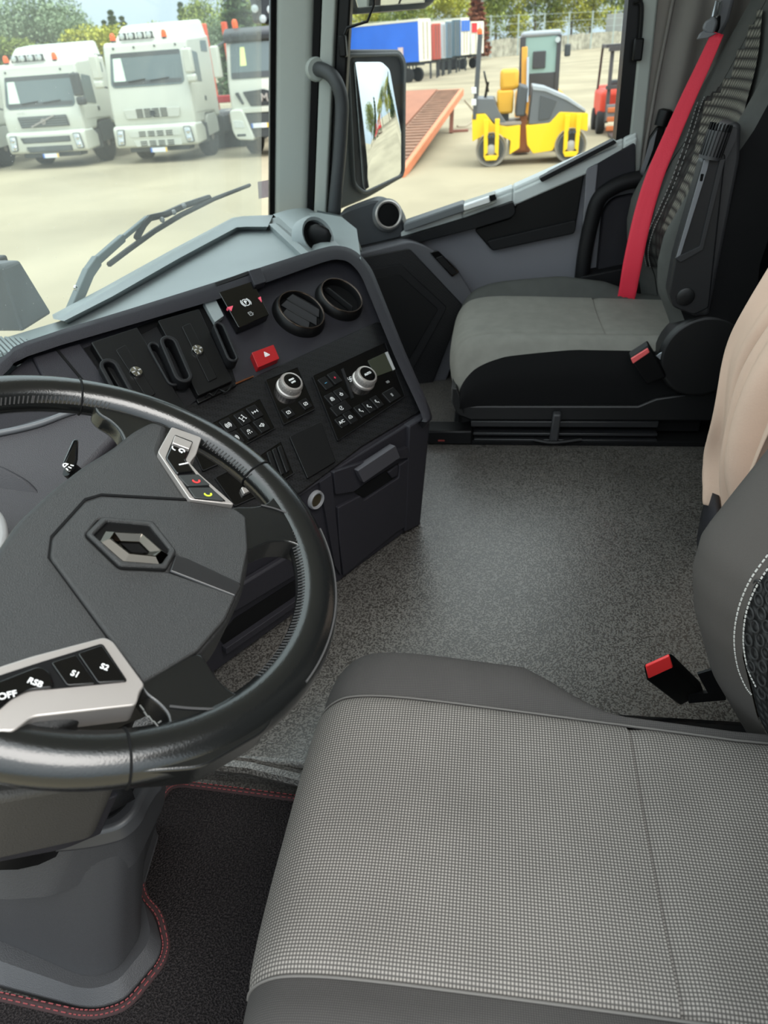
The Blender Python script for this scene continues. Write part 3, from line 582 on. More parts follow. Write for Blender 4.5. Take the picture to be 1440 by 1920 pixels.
# ---------------------------------------------------------------- low wall, fence, boulders
a, b = PX(640, 130, 128), PX(1230, 78, 190); a.z = b.z = GZ; d = (b-a)
M_STN = mat('pale_stone_wall', (170, 166, 150), .95, var=.35, vscale=1.2)
wl = thing('stone_wall', 'low pale stone retaining wall along the far edge of the yard', 'wall', a)
nrm = V((-d.y, d.x, 0)).normalized()
for k in range(40):
    p, q = a+d*(k/40), a+d*((k+.97)/40); h = 2.5+.25*random.random()
    obj('wall_section', B().ext([p, q, q-nrm*.6, p-nrm*.6], (0, 0, h)), M_STN, wl)
fc = thing('wire_fence', 'grey post and wire fence standing behind the low stone wall', 'fence', a-nrm*2)
for k in range(12):
    p = a+d*((k+.5)/12)-nrm*1.5; obj('post', B().box(p.x-.12, p.x+.12, p.y-.12, p.y+.12, GZ, GZ+6.2), mat('pale_fence_post', (168, 180, 176), .6), fc)
for z in (3.6, 4.8, 6.0): obj('wire', B().bar(a-nrm*1.5+V((0, 0, z)), b-nrm*1.5+V((0, 0, z)), .05, .05), mat('pale_fence_post', (168, 180, 176), .6), fc)
hb = PX(1148, 85, 180); tag(obj('hoarding', B().box(hb.x, hb.x+.3, hb.y-1.6, hb.y+1.6, GZ, GZ+5.6), mat('grey_board', (150, 152, 148), .8), bev=.03), 'plain grey board standing behind the stone wall above the forklift', 'board')
M_BLD = mat('pale_boulder', (196, 186, 160), .95, var=.2, vscale=1)
for i, (px, s, lb) in enumerate([(884, 1.0, 'small pale boulder at the foot of the stone wall, nearest the containers'), (924, 1.6, 'largest pale boulder at the foot of the stone wall'), (960, 1.0, 'pale boulder at the wall foot just before the excavator cab'), (1070, 1.1, 'pale boulder at the wall foot just past the excavator cab'), (1112, 1.5, 'long pale boulder at the wall foot, nearest the forklift')]):
    r = ray(px, 100); tt = (a.x*nrm.x+a.y*nrm.y+1.2)/(r.x*nrm.x+r.y*nrm.y); p = V((r.x*tt, r.y*tt, GZ+s*.4))+nrm*1.6
    bb = B().ball(p, s, 8, (.9, 1.3, .75)); bb.v = [v+V((random.uniform(-.2, .2), random.uniform(-.2, .2), random.uniform(-.12, .12)))*s for v in bb.v]
    tag(obj('boulder', bb, M_BLD, ang=180), lb, 'boulder', 'boulders along the wall')
# ---------------------------------------------------------------- trees
def leafmat(name, c1, c2):
    m = bpy.data.materials.new(name); m.use_nodes = True; nt = m.node_tree; b = nt.nodes['Principled BSDF']; b.inputs['Roughness'].default_value = .8; b.inputs['Specular IOR Level'].default_value = .1
    g = node(nt, 'ShaderNodeNewGeometry'); r = node(nt, 'ShaderNodeValToRGB'); r.color_ramp.elements[0].color = (*lin(c1), 1); r.color_ramp.elements[1].color = (*lin(c2), 1)
    nt.links.new(g.outputs['Random Per Island'], r.inputs[0]); nt.links.new(r.outputs[0], b.inputs['Base Color']); return m
M_BRK = mat('bark', (110, 100, 84), .95)
def crown(seed, n, blobs, s):
    R = random.Random(seed); b = B()
    for k in range(n):
        c = R.choice(blobs); d = V((R.gauss(0, 1), R.gauss(0, 1), R.gauss(0, 1))).normalized()*R.uniform(.5, 1.0)
        p = V(c[:3])+V((d.x*c[3], d.y*c[3], d.z*c[3]*c[4])); u = V((R.gauss(0, 1), R.gauss(0, 1), R.gauss(0, 1))).normalized(); v = perp(u)[0]; q = s*R.uniform(.6, 1.4)
        b.add([p-u*q, p+v*q*.6, p+u*q, p-v*q*.6], [(0, 1, 2, 3)])
    return b
def mktree(kind, label, group):
    t = thing('broadleaf_tree' if kind < 3 else 'conifer_tree', label, 'tree', (0, 0, 0), group, local=True)
    if kind < 3:
        R = random.Random(kind); bl = [(R.uniform(-.22, .22), R.uniform(-.22, .22), R.uniform(.28, .86), R.uniform(.14, .22), 1) for _ in range(12)]
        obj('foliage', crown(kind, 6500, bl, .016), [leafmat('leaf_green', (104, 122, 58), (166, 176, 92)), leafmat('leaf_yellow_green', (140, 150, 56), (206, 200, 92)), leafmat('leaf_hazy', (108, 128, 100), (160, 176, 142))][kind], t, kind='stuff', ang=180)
        obj('trunk', B().tube([(0, 0, -.01), (.01, 0, .3), (-.01, .02, .6)], [.02, .015, .008], 6), M_BRK, t)
    else:
        bl = [(0, 0, z, (.95-z)*(.26 if kind == 3 else .14)+.02, .35) for z in [.08+.06*k for k in range(15)]]
        obj('foliage', crown(kind, 5500, bl, .026), [leafmat('needle_green', (66, 90, 58), (116, 138, 96)), leafmat('needle_red_brown', (128, 76, 54), (186, 130, 104))][kind-3], t, kind='stuff', ang=180)
        obj('trunk', B().tube([(0, 0, -.01), (0, 0, .95)], [.015, .003], 6), M_BRK, t)
    return t
ORD = ['first', 'second', 'third', 'fourth', 'fifth', 'sixth', 'seventh', 'eighth', 'ninth', 'tenth', 'eleventh', 'twelfth', 'thirteenth', 'fourteenth', 'fifteenth', 'sixteenth', 'seventeenth', 'eighteenth']
PROTO = {}
def trees(rows, what, group):
    for i, (px, yt, X, k, wd) in enumerate(rows):
        p = PX(px, 90, X); top = PX(px, yt, X).z; H = top-GZ; sc = (H*wd, H*wd, H)
        lb = what % ORD[i]
        if k not in PROTO: PROTO[k] = t = mktree(k, lb, group); t.location = (p.x, p.y, GZ); t.rotation_euler = (0, 0, i*1.7); t.scale = sc
        else: t = clone(PROTO[k], (p.x, p.y, GZ), i*1.7, lb, scale=sc)
        t['group'] = group
trees([(-15, -30, 92, 2, 1), (22, -25, 100, 2, 1.2), (62, -45, 104, 2, 1.1), (100, -32, 100, 2, 1.1), (132, -12, 98, 2, 1.0), (158, 2, 95, 2, 1.0), (176, 38, 90, 2, 1.2), (15, 62, 55, 0, 1.6), (45, 75, 60, 0, 1.6), (72, 78, 66, 0, 1.7)], 'hazy green tree in the hillside wood, %s from its outer end', 'wood on the hillside')
trees([(188, 42, 70, 1, 1.5), (206, 28, 78, 3, 1), (222, 8, 82, 3, 1), (240, 20, 80, 3, 1), (232, 42, 64, 1, 1.5), (352, -8, 74, 3, .9), (382, -12, 72, 0, 1), (402, 12, 66, 2, 1.2), (430, 15, 70, 0, 1.3), (452, -60, 58, 3, 1.5), (492, -20, 64, 0, 1.3), (312, 35, 80, 0, 1.2)], 'tree rising behind the tallest white truck, %s of the yard row', 'trees behind the parked trucks')
trees([(640, 6, 140, 1, 1.3), (672, 2, 143, 1, 1.2), (704, -4, 156, 0, 1.15), (738, -30, 162, 1, 1.0), (775, -40, 140, 0, 1.0), (812, -25, 150, 1, 1.1), (850, -30, 155, 1, 1.1), (893, -45, 140, 4, 1.6), (930, -70, 165, 0, 1.0), (965, -60, 170, 1, 1.0), (1000, -70, 176, 0, 1.1), (1036, -60, 180, 1, 1.1), (1070, -80, 186, 1, 1.0), (1104, -70, 190, 1, 1.1), (1140, -85, 196, 0, 1.0), (1176, -70, 200, 1, 1.1), (1210, -80, 205, 1, 1.1), (910, -10, 175, 1, 1.5)], 'autumn tree beyond the stone wall, %s along the row from the blue trailer', 'trees beyond the stone wall')

# yard behind the cab: only ever seen in the side mirror
def behind(x, y, H, k, lb): t = clone(PROTO[k], (x, y, GZ), x, lb, scale=(H, H, H)); t['group'] = 'trees behind the cab'
for i, (x, y, H, k) in enumerate([(4, -62, 11, 0), (9, -66, 13, 3), (14, -60, 9, 1), (19, -68, 12, 0), (24, -64, 10, 1), (30, -70, 12, 3)]):
    behind(x, y, H, k, 'tree reflected in the side mirror, %s from the cab side' % ORD[i])
RDM = mat('red_machine_paint', (205, 40, 48), .5)
for i, (x, y) in enumerate([(8.2, -44), (11.2, -47)]):
    t = thing('red_trailer', ['small red machine reflected in the side mirror, nearer the cab', 'small red machine reflected in the side mirror, farther from the cab'][i], 'machine', (x, y, GZ), local=True)
    obj('bed', B().box(-1, 1, -3, 3, .7, 1.1), RDM, t, bev=.05); obj('head_frame', B().box(-.9, -.5, 2.6, 2.9, 1.0, 3.2).box(.5, .9, 2.6, 2.9, 1.0, 3.2), RDM, t)
    for sx in (-1, 1):
        for sy in (-2, 2): obj('wheel', B().lathe([(.3, -.12), (.45, -.1), (.45, .1), (.3, .12)], (sx*.9, sy, .45), (1, 0, 0), 16), M_TYR, t)
# ================================================================ the cab shell
def struct(name, b, m, parent=None, **kw): return obj(name, b, m, parent, kind='structure' if parent is None else None, **kw)
TZ, FZ = .22, .17
b = B().box(.645, 2.34, -1.0, .75, .02, TZ); struct('floor', b, M_FLOOR, bev=.012, seg=3)
struct('floor', B().box(-.10, .645, -1.0, 1.2, .02, FZ), M_FLOOR)
rl = struct('trim_3', B().tube([PZ(385, 1428, TZ-.005)+V((-.002, 0, 0)), PZ(470, 1438, TZ-.005), PZ(562, 1460, TZ-.006), V((.60, -.2, TZ-.006))], .012, 8), M_FLOOR)
struct('ceiling', B().box(.62, 2.5, -1.15, .56, 1.92, 1.98), mat('pale_headlining', (170, 168, 162), .9))  # unseen; left open over the driver's side to let skylight brighten the cab
struct('wall_rear', B().box(-.1, 2.5, -1.20, -1.12, .02, 1.92), M_SEATB)
# pillar and frames at the passenger corner
def lean(z): return -.16*(z-.70)
def post(name, P, z0, z1, m, parent=None, **kw):
    return struct(name, B().prism([(x, y+lean(z0), z0) for x, y in P], [(x, y+lean(z1), z1) for x, y in P]), m, parent, **kw)
t1 = post('trim_1', rnd([(2.22, .664), (2.24, .565), (2.36, .565), (2.42, .70), (2.30, .688)], .02), .60, 1.92, M_GRL, bev=.008, seg=3)
post('pillar_gap', [(2.245, .565), (2.252, .548), (2.36, .548), (2.36, .566)], .6, 1.92, M_BLK, t1)
post('pillar_seal', [(2.212, .674), (2.222, .660), (2.27, .680), (2.27, .694)], .60, 1.92, M_BLK, t1, bev=.003)
post('frame_strip', rnd([(2.25, .545), (2.25, .508), (2.38, .50), (2.38, .545)], .006), .6, 1.92, M_GRL, t1, bev=.004)
post('door_seal', [(2.262, .505), (2.262, .470), (2.30, .468), (2.30, .505)], .6, 1.92, M_BLK, t1, bev=.006)
# window rear edge: black guide and pale pillar
t2 = struct('trim_2', B().prism([(2.26, -.362, .75), (2.26, -.40, .75), (2.36, -.40, .75), (2.36, -.362, .75)], [(2.26, -.345, 1.92), (2.26, -.378, 1.92), (2.36, -.378, 1.92), (2.36, -.345, 1.92)]), M_GRL, bev=.006)
struct('window_guide', B().prism([(2.27, -.326, .80), (2.27, -.362, .80), (2.34, -.362, .80), (2.34, -.326, .80)], [(2.27, -.31, 1.92), (2.27, -.346, 1.92), (2.34, -.346, 1.92), (2.34, -.31, 1.92)]), M_BLK, t2)
hk = struct('guide_hook', B().tube(cr([(2.262, -.335, 1.16), (2.255, -.352, 1.155), (2.255, -.357, 1.08), (2.255, -.352, 1.06)], 5), .005, 6), M_BLK, t2)
struct('guide_clip', B().box(2.24, 2.262, -.366, -.342, 1.035, 1.085), M_BLK, t2, bev=.004)
struct('rear_pillar_trim', B().prism([(2.27, -.40, .3), (2.29, -.47, .3), (2.36, -.47, .3), (2.36, -.40, .3)], [(2.27, -.378, 1.92), (2.29, -.46, 1.92), (2.36, -.46, 1.92), (2.36, -.378, 1.92)]), mat('taupe_pillar_trim', (140, 134, 128), .8), t2)
hk1 = struct('front_clip', B().box(2.235, 2.262, .405, .425, 1.09, 1.14), M_BLK, t1, bev=.004)
struct('front_hook', B().tube([(2.25, .415, 1.13), (2.25, .40, 1.155), (2.25, .345, 1.165), (2.25, .325, 1.20), (2.25, .325, 1.26)], .004, 6), M_BLK, t1)
# glass
w0, w1 = .80, 1.90
wp = lambda z: -.16*(z-.70)
struct('window_1', B().prism([(-.1, .775+wp(.68), .68), (2.34, .735+wp(.68), .68), (2.34, .735+wp(w1), w1), (-.1, .775+wp(w1), w1)], [(-.1, .780+wp(.68), .68), (2.34, .740+wp(.68), .68), (2.34, .740+wp(w1), w1), (-.1, .780+wp(w1), w1)]), M_GLA)
struct('window_2', B().box(2.318, 2.323, -.35, .49, .60, 1.9), M_GLB)
# wall above and behind the passenger door, outer skin
struct('wall_right', B().box(2.36, 2.42, -1.15, -.40, .02, 1.92), M_SEATB)
# ---------------------------------------------------------------- passenger door
D = bpy.data.objects.new('door_1', None); COL.objects.link(D); D.location = (2.3, 0, .22); D['kind'] = 'structure'; ORG[D.name] = V(D.location)
fd = Fr((2.30, 0, .6), (-1, 0, 0), (0, -1, 0))
def dp(name, pix, x0, x1, m, r=.012, bev=.006, parent=D, **kw): return plate(name, pix, fd, 2.30-x1, 2.30-x0, m, parent, r=r, bev=bev, **kw)
DP = [(600, 478), (690, 470), (800, 440), (965, 392), (1192, 262), (1192, 850), (600, 850)]
dp('door_panel', DP, 2.27, 2.33, M_DOR)
M_SIL = mat('pale_sill_plastic', (200, 206, 205), .45)
# sill: pale capping that runs down in three straight lengths
SL = [PX(x, y, 2.27) for x, y in ((650, 432), (752, 424), (868, 384), (962, 350), (1168, 258), (1194, 246))]
Q = []; 
for s, e_ in zip(SL[1:], SL[2:]):
    P = [s, e_, e_+V((0, 0, -.035)), s+V((0, 0, -.035))]
    obj('sill_cap', B().ext([p-V((.014, 0, 0)) for p in P], (.069, 0, 0)), M_SIL, D, bev=.006)
    P = [s+V((-.022, 0, -.012)), e_+V((-.022, 0, -.012)), e_+V((-.022, 0, -.05)), s+V((-.022, 0, -.05))]
    obj('sill_shoulder', B().ext(P, (.03, 0, 0)), M_SIL, D, bev=.005)
dp('front_quarter', [(632, 402), (660, 390), (706, 374), (744, 392), (758, 420), (756, 446), (700, 466), (632, 482)], 2.25, 2.33, mat('quarter_grey', (58, 61, 65), .5), r=.02, bev=.01)
sp = obj('tweeter_ring', B().lathe([(.038, 0), (.041, .006), (.037, .010), (.033, .006), (.033, 0)], PX(728, 403, 2.235), V((-.9, -.35, .25)), 28), M_SLV, D)
obj('tweeter_mesh', B().lathe([(.034, 0), (.030, .005), (.01, .007)], PX(728, 403, 2.235), V((-.9, -.35, .25)), 24), M_PIT, sp)
obj('tweeter_bezel', B().lathe([(.047, -.01), (.045, -.002), (.041, .002), (.04, 0)], PX(728, 403, 2.237), V((-.9, -.35, .25)), 28), mat('mid_grey_trim', (92, 96, 99), .5), D)
dp('upper_dark_band', [(655, 468), (752, 446), (872, 410), (962, 378), (968, 398), (960, 408), (895, 428), (760, 462), (655, 486)], 2.225, 2.28, M_PLD, r=.008)
dp('armrest_cap', [(756, 420), (868, 382), (874, 396), (758, 436)], 2.21, 2.28, mat('mid_grey_trim', (92, 96, 99), .5), r=.006)
h = dp('handle_recess', [(866, 386), (928, 366), (932, 380), (870, 402)], 2.215, 2.29, M_GRL, r=.003)
dp('door_handle', [(869, 385), (917, 369), (920, 380), (870, 396)], 2.20, 2.222, mat('bright_handle', (232, 235, 236), .3, metal=.4), r=.004, parent=h)
dp('handle_slot', [(917, 368), (928, 365), (931, 374), (921, 378)], 2.205, 2.217, M_PIT, r=.001, parent=h, bev=.001)
dp('sill_slot', [(1011, 335), (1152, 262), (1157, 268), (1016, 342)], 2.222, 2.27, M_PLD, r=.004, bev=.002)
dp('storage_pocket', [(888, 430), (960, 408), (968, 382), (1098, 312), (1078, 436), (922, 470)], 2.255, 2.29, M_BLK, r=.012)
dp('pocket_lip', [(912, 452), (1082, 412), (1078, 438), (922, 471)], 2.24, 2.285, M_PLD, r=.01)
dp('rear_rib', [(1100, 318), (1122, 306), (1100, 522), (1086, 524)], 2.235, 2.29, M_DOR, r=.008)
dp('rear_shoulder', [(1112, 312), (1192, 266), (1192, 338), (1150, 350), (1112, 385)], 2.24, 2.29, M_PLA, r=.012)
obj('grab_bar', B().tube(cr([PX(x, y, 2.225) for x, y in ((1200, 335), (1160, 346), (1124, 372), (1108, 420), (1096, 480), (1090, 530))], 6), .022, 12), M_PLD, D)
dp('rear_lower_pad', [(1130, 395), (1150, 372), (1196, 362), (1196, 520), (1116, 540)], 2.245, 2.29, M_PLA, r=.02)
dp('rear_step_pad', [(1086, 520), (1196, 498), (1196, 600), (1120, 600)], 2.2, 2.28, M_PLD, r=.01)
dp('lower_ledge', [(840, 566), (1090, 522), (1090, 700), (800, 850), (770, 850)], 2.235, 2.29, M_DOR, r=.01)
# speaker housing: pentagon with carbon-look surround
fp = Fr((2.12, .15, .5), V((-1, -.25, .12)), (0, -1, 0))
def pp(name, pix, h0, h1, m, r=.01, bev=.004, parent=D, **kw): return plate(name, pix, fp, h0, h1, m, parent, r=r, bev=bev, **kw)
pp('speaker_housing', [(655, 480), (770, 452), (800, 462), (850, 492), (888, 552), (888, 590), (868, 640), (800, 800), (640, 830)], -.13, -.01, mat('housing_grey', (74, 74, 79), .6), r=.02)
pp('carbon_surround', [(660, 486), (768, 466), (868, 572), (858, 600), (780, 800), (650, 830)], -.06, .0, M_CARB, r=.008)
q = pp('speaker_cover', [(680, 508), (752, 496), (838, 576), (828, 596), (760, 720), (700, 800), (660, 830)], -.02, .008, M_PLD, r=.008)
pp('speaker_mesh', [(690, 524), (748, 514), (822, 580), (812, 596), (752, 700), (690, 790)], .0, .011, M_BLK, r=.008, parent=q)
sw = pp('window_switch', [(806, 474), (822, 470), (862, 510), (848, 520)], -.02, .0, M_GLS, r=.004, bev=.002)
pp('switch_rocker', [(818, 484), (830, 480), (845, 498), (834, 503)], -.0, .006, M_BLK, r=.003, bev=.002, parent=sw)
pp('switch_rocker', [(834, 502), (846, 498), (858, 511), (848, 516)], -.0, .006, M_BLK, r=.003, bev=.002, parent=sw)
# grab handle on the pillar
gh = thing('grab_handle', 'thick black grab bar bolted to the pale windscreen pillar', 'handle', PX(600, 130, 2.24))
pa = [PX(x, y, X) for x, y, X in ((592, 130, 2.26), (604, 131, 2.23), (622, 142, 2.21), (634, 162, 2.20), (641, 192, 2.20), (640, 240, 2.20), (636, 300, 2.20), (630, 360, 2.20), (626, 402, 2.20))]
obj('bar', B().tube(cr(pa, 4), .0185, 14), mat('handle_rubber', (52, 54, 56), .55), gh, ang=180)
obj('mount', B().lathe([(.030, -.01), (.030, .006), (.026, .012)], PX(592, 130, 2.252), V((-1, -.6, 0)), 18), M_GRL, gh)
# toll tag sticker
o = B().prism([PY(x, y, .758) for x, y in ((483, 341), (511, 336), (511, 368), (485, 373))], [PY(x, y, .755) for x, y in ((483, 341), (511, 336), (511, 368), (485, 373))])
tag(obj('toll_tag', o, mat('mauve_sticker', (160, 150, 168), .5, var=.08, vscale=60)), 'small mauve tag stuck to the windscreen beside the pale pillar', 'sticker')
# wiper outside the windscreen
wi = thing('windscreen_wiper', 'dark grey wiper arm and blade lying across the outside of the windscreen', 'wiper', PY(140, 588, .86))
wy = .84
def wpt(x, y, dy=0): return PY(x, y, wy+dy-.02*(590-y)/200)
M_WIP = mat('weathered_wiper', (96, 108, 110), .5)
obj('arm', B().bar(wpt(132, 590), wpt(166, 510), .025, .014, (0, 1, 0)).bar(wpt(164, 514), wpt(182, 488), .023, .014, (0, 1, 0)).bar(wpt(180, 490), wpt(230, 446), .017, .012, (0, 1, 0)).bar(wpt(228, 448), wpt(276, 408), .010, .010, (0, 1, 0)), M_WIP, wi, bev=.002)
obj('bracket', B().tube([wpt(x, y, -.004) for x, y in ((256, 446), (270, 420), (280, 409), (310, 402), (345, 386), (392, 370))], .008, 6), M_BLK, wi)
bl = obj('blade', B().tube([wpt(x, y, -.012) for x, y in ((204, 496), (240, 468), (290, 432), (340, 402), (400, 373), (468, 347))], .0055, 6), M_BLK, wi)
obj('rubber', B().tube([wpt(x, y, -.022) for x, y in ((206, 498), (242, 471), (292, 435), (342, 405), (402, 375), (468, 349))], .003, 5), M_PIT, bl)
obj('bolt', B().lathe([(.006, 0), (.006, .004), (.003, .006)], wpt(141, 540, -.01), (0, -1, 0), 10), M_CHR, wi)
for x, y in ((345, 386), (304, 412), (326, 398)): obj('clip', B().ball(wpt(x, y, -.014), .007, 8), M_GRP, bl)
# outside mirror
mo = thing('side_mirror', 'tall black side mirror hanging outside the passenger window', 'mirror', PX(700, 240, 2.62))
fm = Fr(PX(712, 230, 2.66), V((-.60, -.80, .06)), (.80, -.60, 0))
def mp(name, pix, h0, h1, m, parent=mo, r=.03, bev=.01, **kw): return plate(name, pix, fm, h0, h1, m, parent, r=r, bev=bev, seg=3, **kw)
mp('housing', [(622, 92), (752, 92), (764, 112), (762, 330), (690, 372), (632, 396)], -.10, .0, mat('mirror_housing', (46, 52, 54), .5), bev=.03)
out = rnd(pixpoly(fm, [(652, 100), (750, 98), (759, 116), (758, 332), (684, 366), (664, 350)], .01), .02)
ring('bezel', out, scaled(out, .012), fm, -.005, .012, mat('mirror_bezel', (62, 66, 68), .45), mo, bev=.004)
mp('backing', [(656, 104), (748, 102), (756, 118), (755, 330), (684, 362), (668, 348)], -.0, .002, M_PLD, bev=0)
mp('glass', [(664, 116), (716, 116), (731, 130), (756, 270), (755, 328), (688, 360), (681, 350)], .002, .007, M_MIR, r=.012, bev=.001, ang=180)
obj('arm', B().tube([fm.pt(-.02, .12, -.06), V((2.60, .56, 1.25)), V((2.36, .56, 1.34))], .02, 10), M_BLK, mo)
mo2 = thing('kerb_mirror', 'kerb mirror above the side mirror, cut by the upper edge of the view', 'mirror', PX(730, 0, 2.62))
c = PX(726, -28, 2.62); b = B(); rows = []
for k in range(7):
    a = k/6; rows.append([c+V((.05*cos(t), .155*sin(t), 0))*(1-.10*a)*(1 if k < 6 else .8)+V((0, 0, .02-.085*a)) for t in [2*pi*j/24 for j in range(24)]])
obj('housing', B().grid(rows, cu=True).add(rows[-1], [tuple(range(24))]), mat('mirror_housing', (46, 52, 54), .5), mo2, sub=1)
obj('glass', B().prism([c+V((-.06, .11, .05)), c+V((-.06, -.13, .05)), c+V((-.054, -.115, -.052)), c+V((-.054, .085, -.052))], [c+V((-.050, .11, .05)), c+V((-.050, -.13, .05)), c+V((-.044, -.115, -.052)), c+V((-.044, .085, -.052))]), M_MIR, mo2, bev=.002)
obj('stem', B().tube([c+V((0, .10, .02)), c+V((-.02, .20, .03)), V((2.45, .60, 1.42)), V((2.36, .55, 1.44))], .022, 10), M_BLK, mo2)
# ================================================================ dashboard
DB = thing('dashboard', 'charcoal dashboard turned to the driver with vents, switch panels and pale grey upper shelf', 'dashboard', (1.3, .4, TZ))
fA, fB, fD = PZ(640, 462, .74), PZ(160, 620, .74), PZ(805, 770, .48)
n = (fB-fA).cross(fD-fA).normalized(); n = n if n.z > 0 else -n
F = Fr(fA, n, fA-fB)
Lb = PZ(755, 1000, .225); La, Lc = F.at(805, 780), F.at(560, 922)
n = (Lc-La).cross(Lb-La).normalized(); n = n if n.x < 0 else -n
LF = Fr(La, n, La-Lc)
def fp_(name, pix, h0, h1, m, parent=DB, r=0, bev=.0012, **kw): return plate(name, pix, F, h0, h1, m, parent, r=r, bev=bev, **kw)
def lp(name, pix, h0, h1, m, parent=DB, r=0, bev=.002, **kw): return plate(name, pix, LF, h0, h1, m, parent, r=r, bev=bev, **kw)
face = fp_('console_face', [(-160, 860), (30, 690), (60, 664), (620, 472), (672, 482), (700, 520), (800, 772), (560, 930), (380, 1040), (-160, 1200)], -.06, 0, M_PLA, r=.004)
# border band round the face
OUTB = [(-190, 790), (0, 673), (49, 640), (250, 577), (400, 530), (480, 504), (600, 466), (638, 461), (668, 472), (694, 500), (712, 540), (760, 660), (806, 766), (806, 790), (790, 790)]
INB = [(-190, 850), (0, 709), (52, 668), (256, 606), (405, 562), (488, 534), (605, 492), (636, 487), (657, 494), (676, 516), (692, 552), (740, 668), (788, 772), (790, 790), (785, 790)]
rows = []
for (ox, oy), (ix, iy) in zip(OUTB, INB):
    rows.append([F.at(ox, oy, .012)-F.n*.05, F.at(ox, oy, .018), F.at(ox*.7+ix*.3, oy*.7+iy*.3, .024), F.at(ix, iy, .02), F.at(ix, iy, -.004)])
obj('border_band', B().grid([list(x) for x in zip(*[cr([r[k] for r in rows], 4) for k in range(5)])] if False else [list(q) for q in zip(*[cr([r[k] for r in rows], 3) for k in range(5)])]), M_PLA, DB, ang=60)
# upper shelf (pale, glare-grey): raised rim along the windscreen, sunken tray
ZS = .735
def S(x, y, z=ZS): return PZ(x, y, z)
tray = [(60, 640), (250, 577), (480, 504), (600, 467), (552, 440), (505, 420), (440, 424), (330, 488), (180, 575)]
sh = obj('shelf', B().prism([S(x, y)-V((0, 0, .05)) for x, y in [(-120, 720), (0, 676), (49, 642), (250, 579), (480, 506), (600, 468), (640, 462), (676, 474), (668, 420), (640, 398), (596, 390), (520, 398), (430, 420), (300, 494), (108, 590), (0, 622), (-160, 660)]],
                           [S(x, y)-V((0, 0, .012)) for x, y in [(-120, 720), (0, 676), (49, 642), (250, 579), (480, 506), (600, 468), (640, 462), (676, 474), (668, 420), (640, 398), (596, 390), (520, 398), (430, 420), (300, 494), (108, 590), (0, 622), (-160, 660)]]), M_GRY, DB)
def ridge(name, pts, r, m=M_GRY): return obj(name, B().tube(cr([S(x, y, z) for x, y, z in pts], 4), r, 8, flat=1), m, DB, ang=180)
# outer rim ramp
R1 = [(100, 598), (200, 546), (330, 474), (440, 415), (460, 412), (508, 412)]
R2 = [(120, 602), (210, 556), (336, 484), (444, 426), (462, 425), (502, 425)]
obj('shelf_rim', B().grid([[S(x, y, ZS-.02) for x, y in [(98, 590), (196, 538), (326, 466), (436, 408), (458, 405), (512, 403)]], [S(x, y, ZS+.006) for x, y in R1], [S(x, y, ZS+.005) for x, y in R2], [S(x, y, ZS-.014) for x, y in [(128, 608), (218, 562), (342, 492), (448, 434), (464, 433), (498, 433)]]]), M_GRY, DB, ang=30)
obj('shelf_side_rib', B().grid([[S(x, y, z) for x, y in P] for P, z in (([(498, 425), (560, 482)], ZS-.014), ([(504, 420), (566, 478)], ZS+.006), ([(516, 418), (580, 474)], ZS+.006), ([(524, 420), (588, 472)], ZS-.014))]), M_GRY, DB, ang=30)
# rounded corner cowl beside the pillar with its side vent
cw = []
for t in range(9):
    a = t/8; base = [(512, 402), (585, 470)]; top = [(594, 392), (672, 478)]
    row = []
    for k in range(7):
        q = k/6; x = (base[0][0]*(1-q)+top[0][0]*q)*(1-a)+(base[1][0]*(1-q)+top[1][0]*q)*a; y = (base[0][1]*(1-q)+top[0][1]*q)*(1-a)+(base[1][1]*(1-q)+top[1][1]*q)*a
        row.append(S(x+18*sin(pi*q)*sin(pi*a)*0, y-6*sin(pi*q), ZS-.014+.012*sin(pi*min(q*1.2, 1)) - .12*max(0, q-.75)*4*.3))
    cw.append(row)
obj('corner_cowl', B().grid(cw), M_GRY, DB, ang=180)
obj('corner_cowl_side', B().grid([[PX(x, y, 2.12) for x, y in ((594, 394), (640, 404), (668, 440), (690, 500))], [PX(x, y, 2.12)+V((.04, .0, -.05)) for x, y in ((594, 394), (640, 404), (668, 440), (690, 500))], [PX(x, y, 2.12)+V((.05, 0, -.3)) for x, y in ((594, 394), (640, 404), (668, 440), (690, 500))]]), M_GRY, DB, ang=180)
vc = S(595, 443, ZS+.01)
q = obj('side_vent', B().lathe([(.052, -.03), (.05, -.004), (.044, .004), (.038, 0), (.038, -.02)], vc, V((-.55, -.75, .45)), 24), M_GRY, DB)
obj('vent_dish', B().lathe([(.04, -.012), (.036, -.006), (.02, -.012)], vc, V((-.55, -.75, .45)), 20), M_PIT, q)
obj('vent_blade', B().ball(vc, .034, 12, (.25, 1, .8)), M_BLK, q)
# hood of the instruments at the driver's side of the shelf
ih = [(-60, 500), (3, 500), (38, 487), (97, 588), (44, 622), (-60, 622)]
hb = B(); P0 = [S(-80, 622, .725), S(44, 622, .725), S(98, 588, .725), S(30, 575, .725), S(-80, 585, .725)]
tp = [PY(-80, 498, P0[1].y+.02), PY(4, 500, P0[1].y+.01), PY(37, 487, P0[2].y+.015), PY(10, 488, P0[2].y+.05), PY(-80, 490, P0[2].y+.06)]
obj('instrument_hood', B().prism(P0, tp), mat('hood_grey_plastic', (92, 95, 98), .6, bump=.3, bscale=700), DB, bev=.006, seg=3)
obj('hood_cap', B().box(tp[3].x-.1, tp[3].x+.01, tp[3].y+.0, tp[3].y+.02, tp[3].z-.01, tp[3].z+.008), M_BLK, DB, bev=.004)
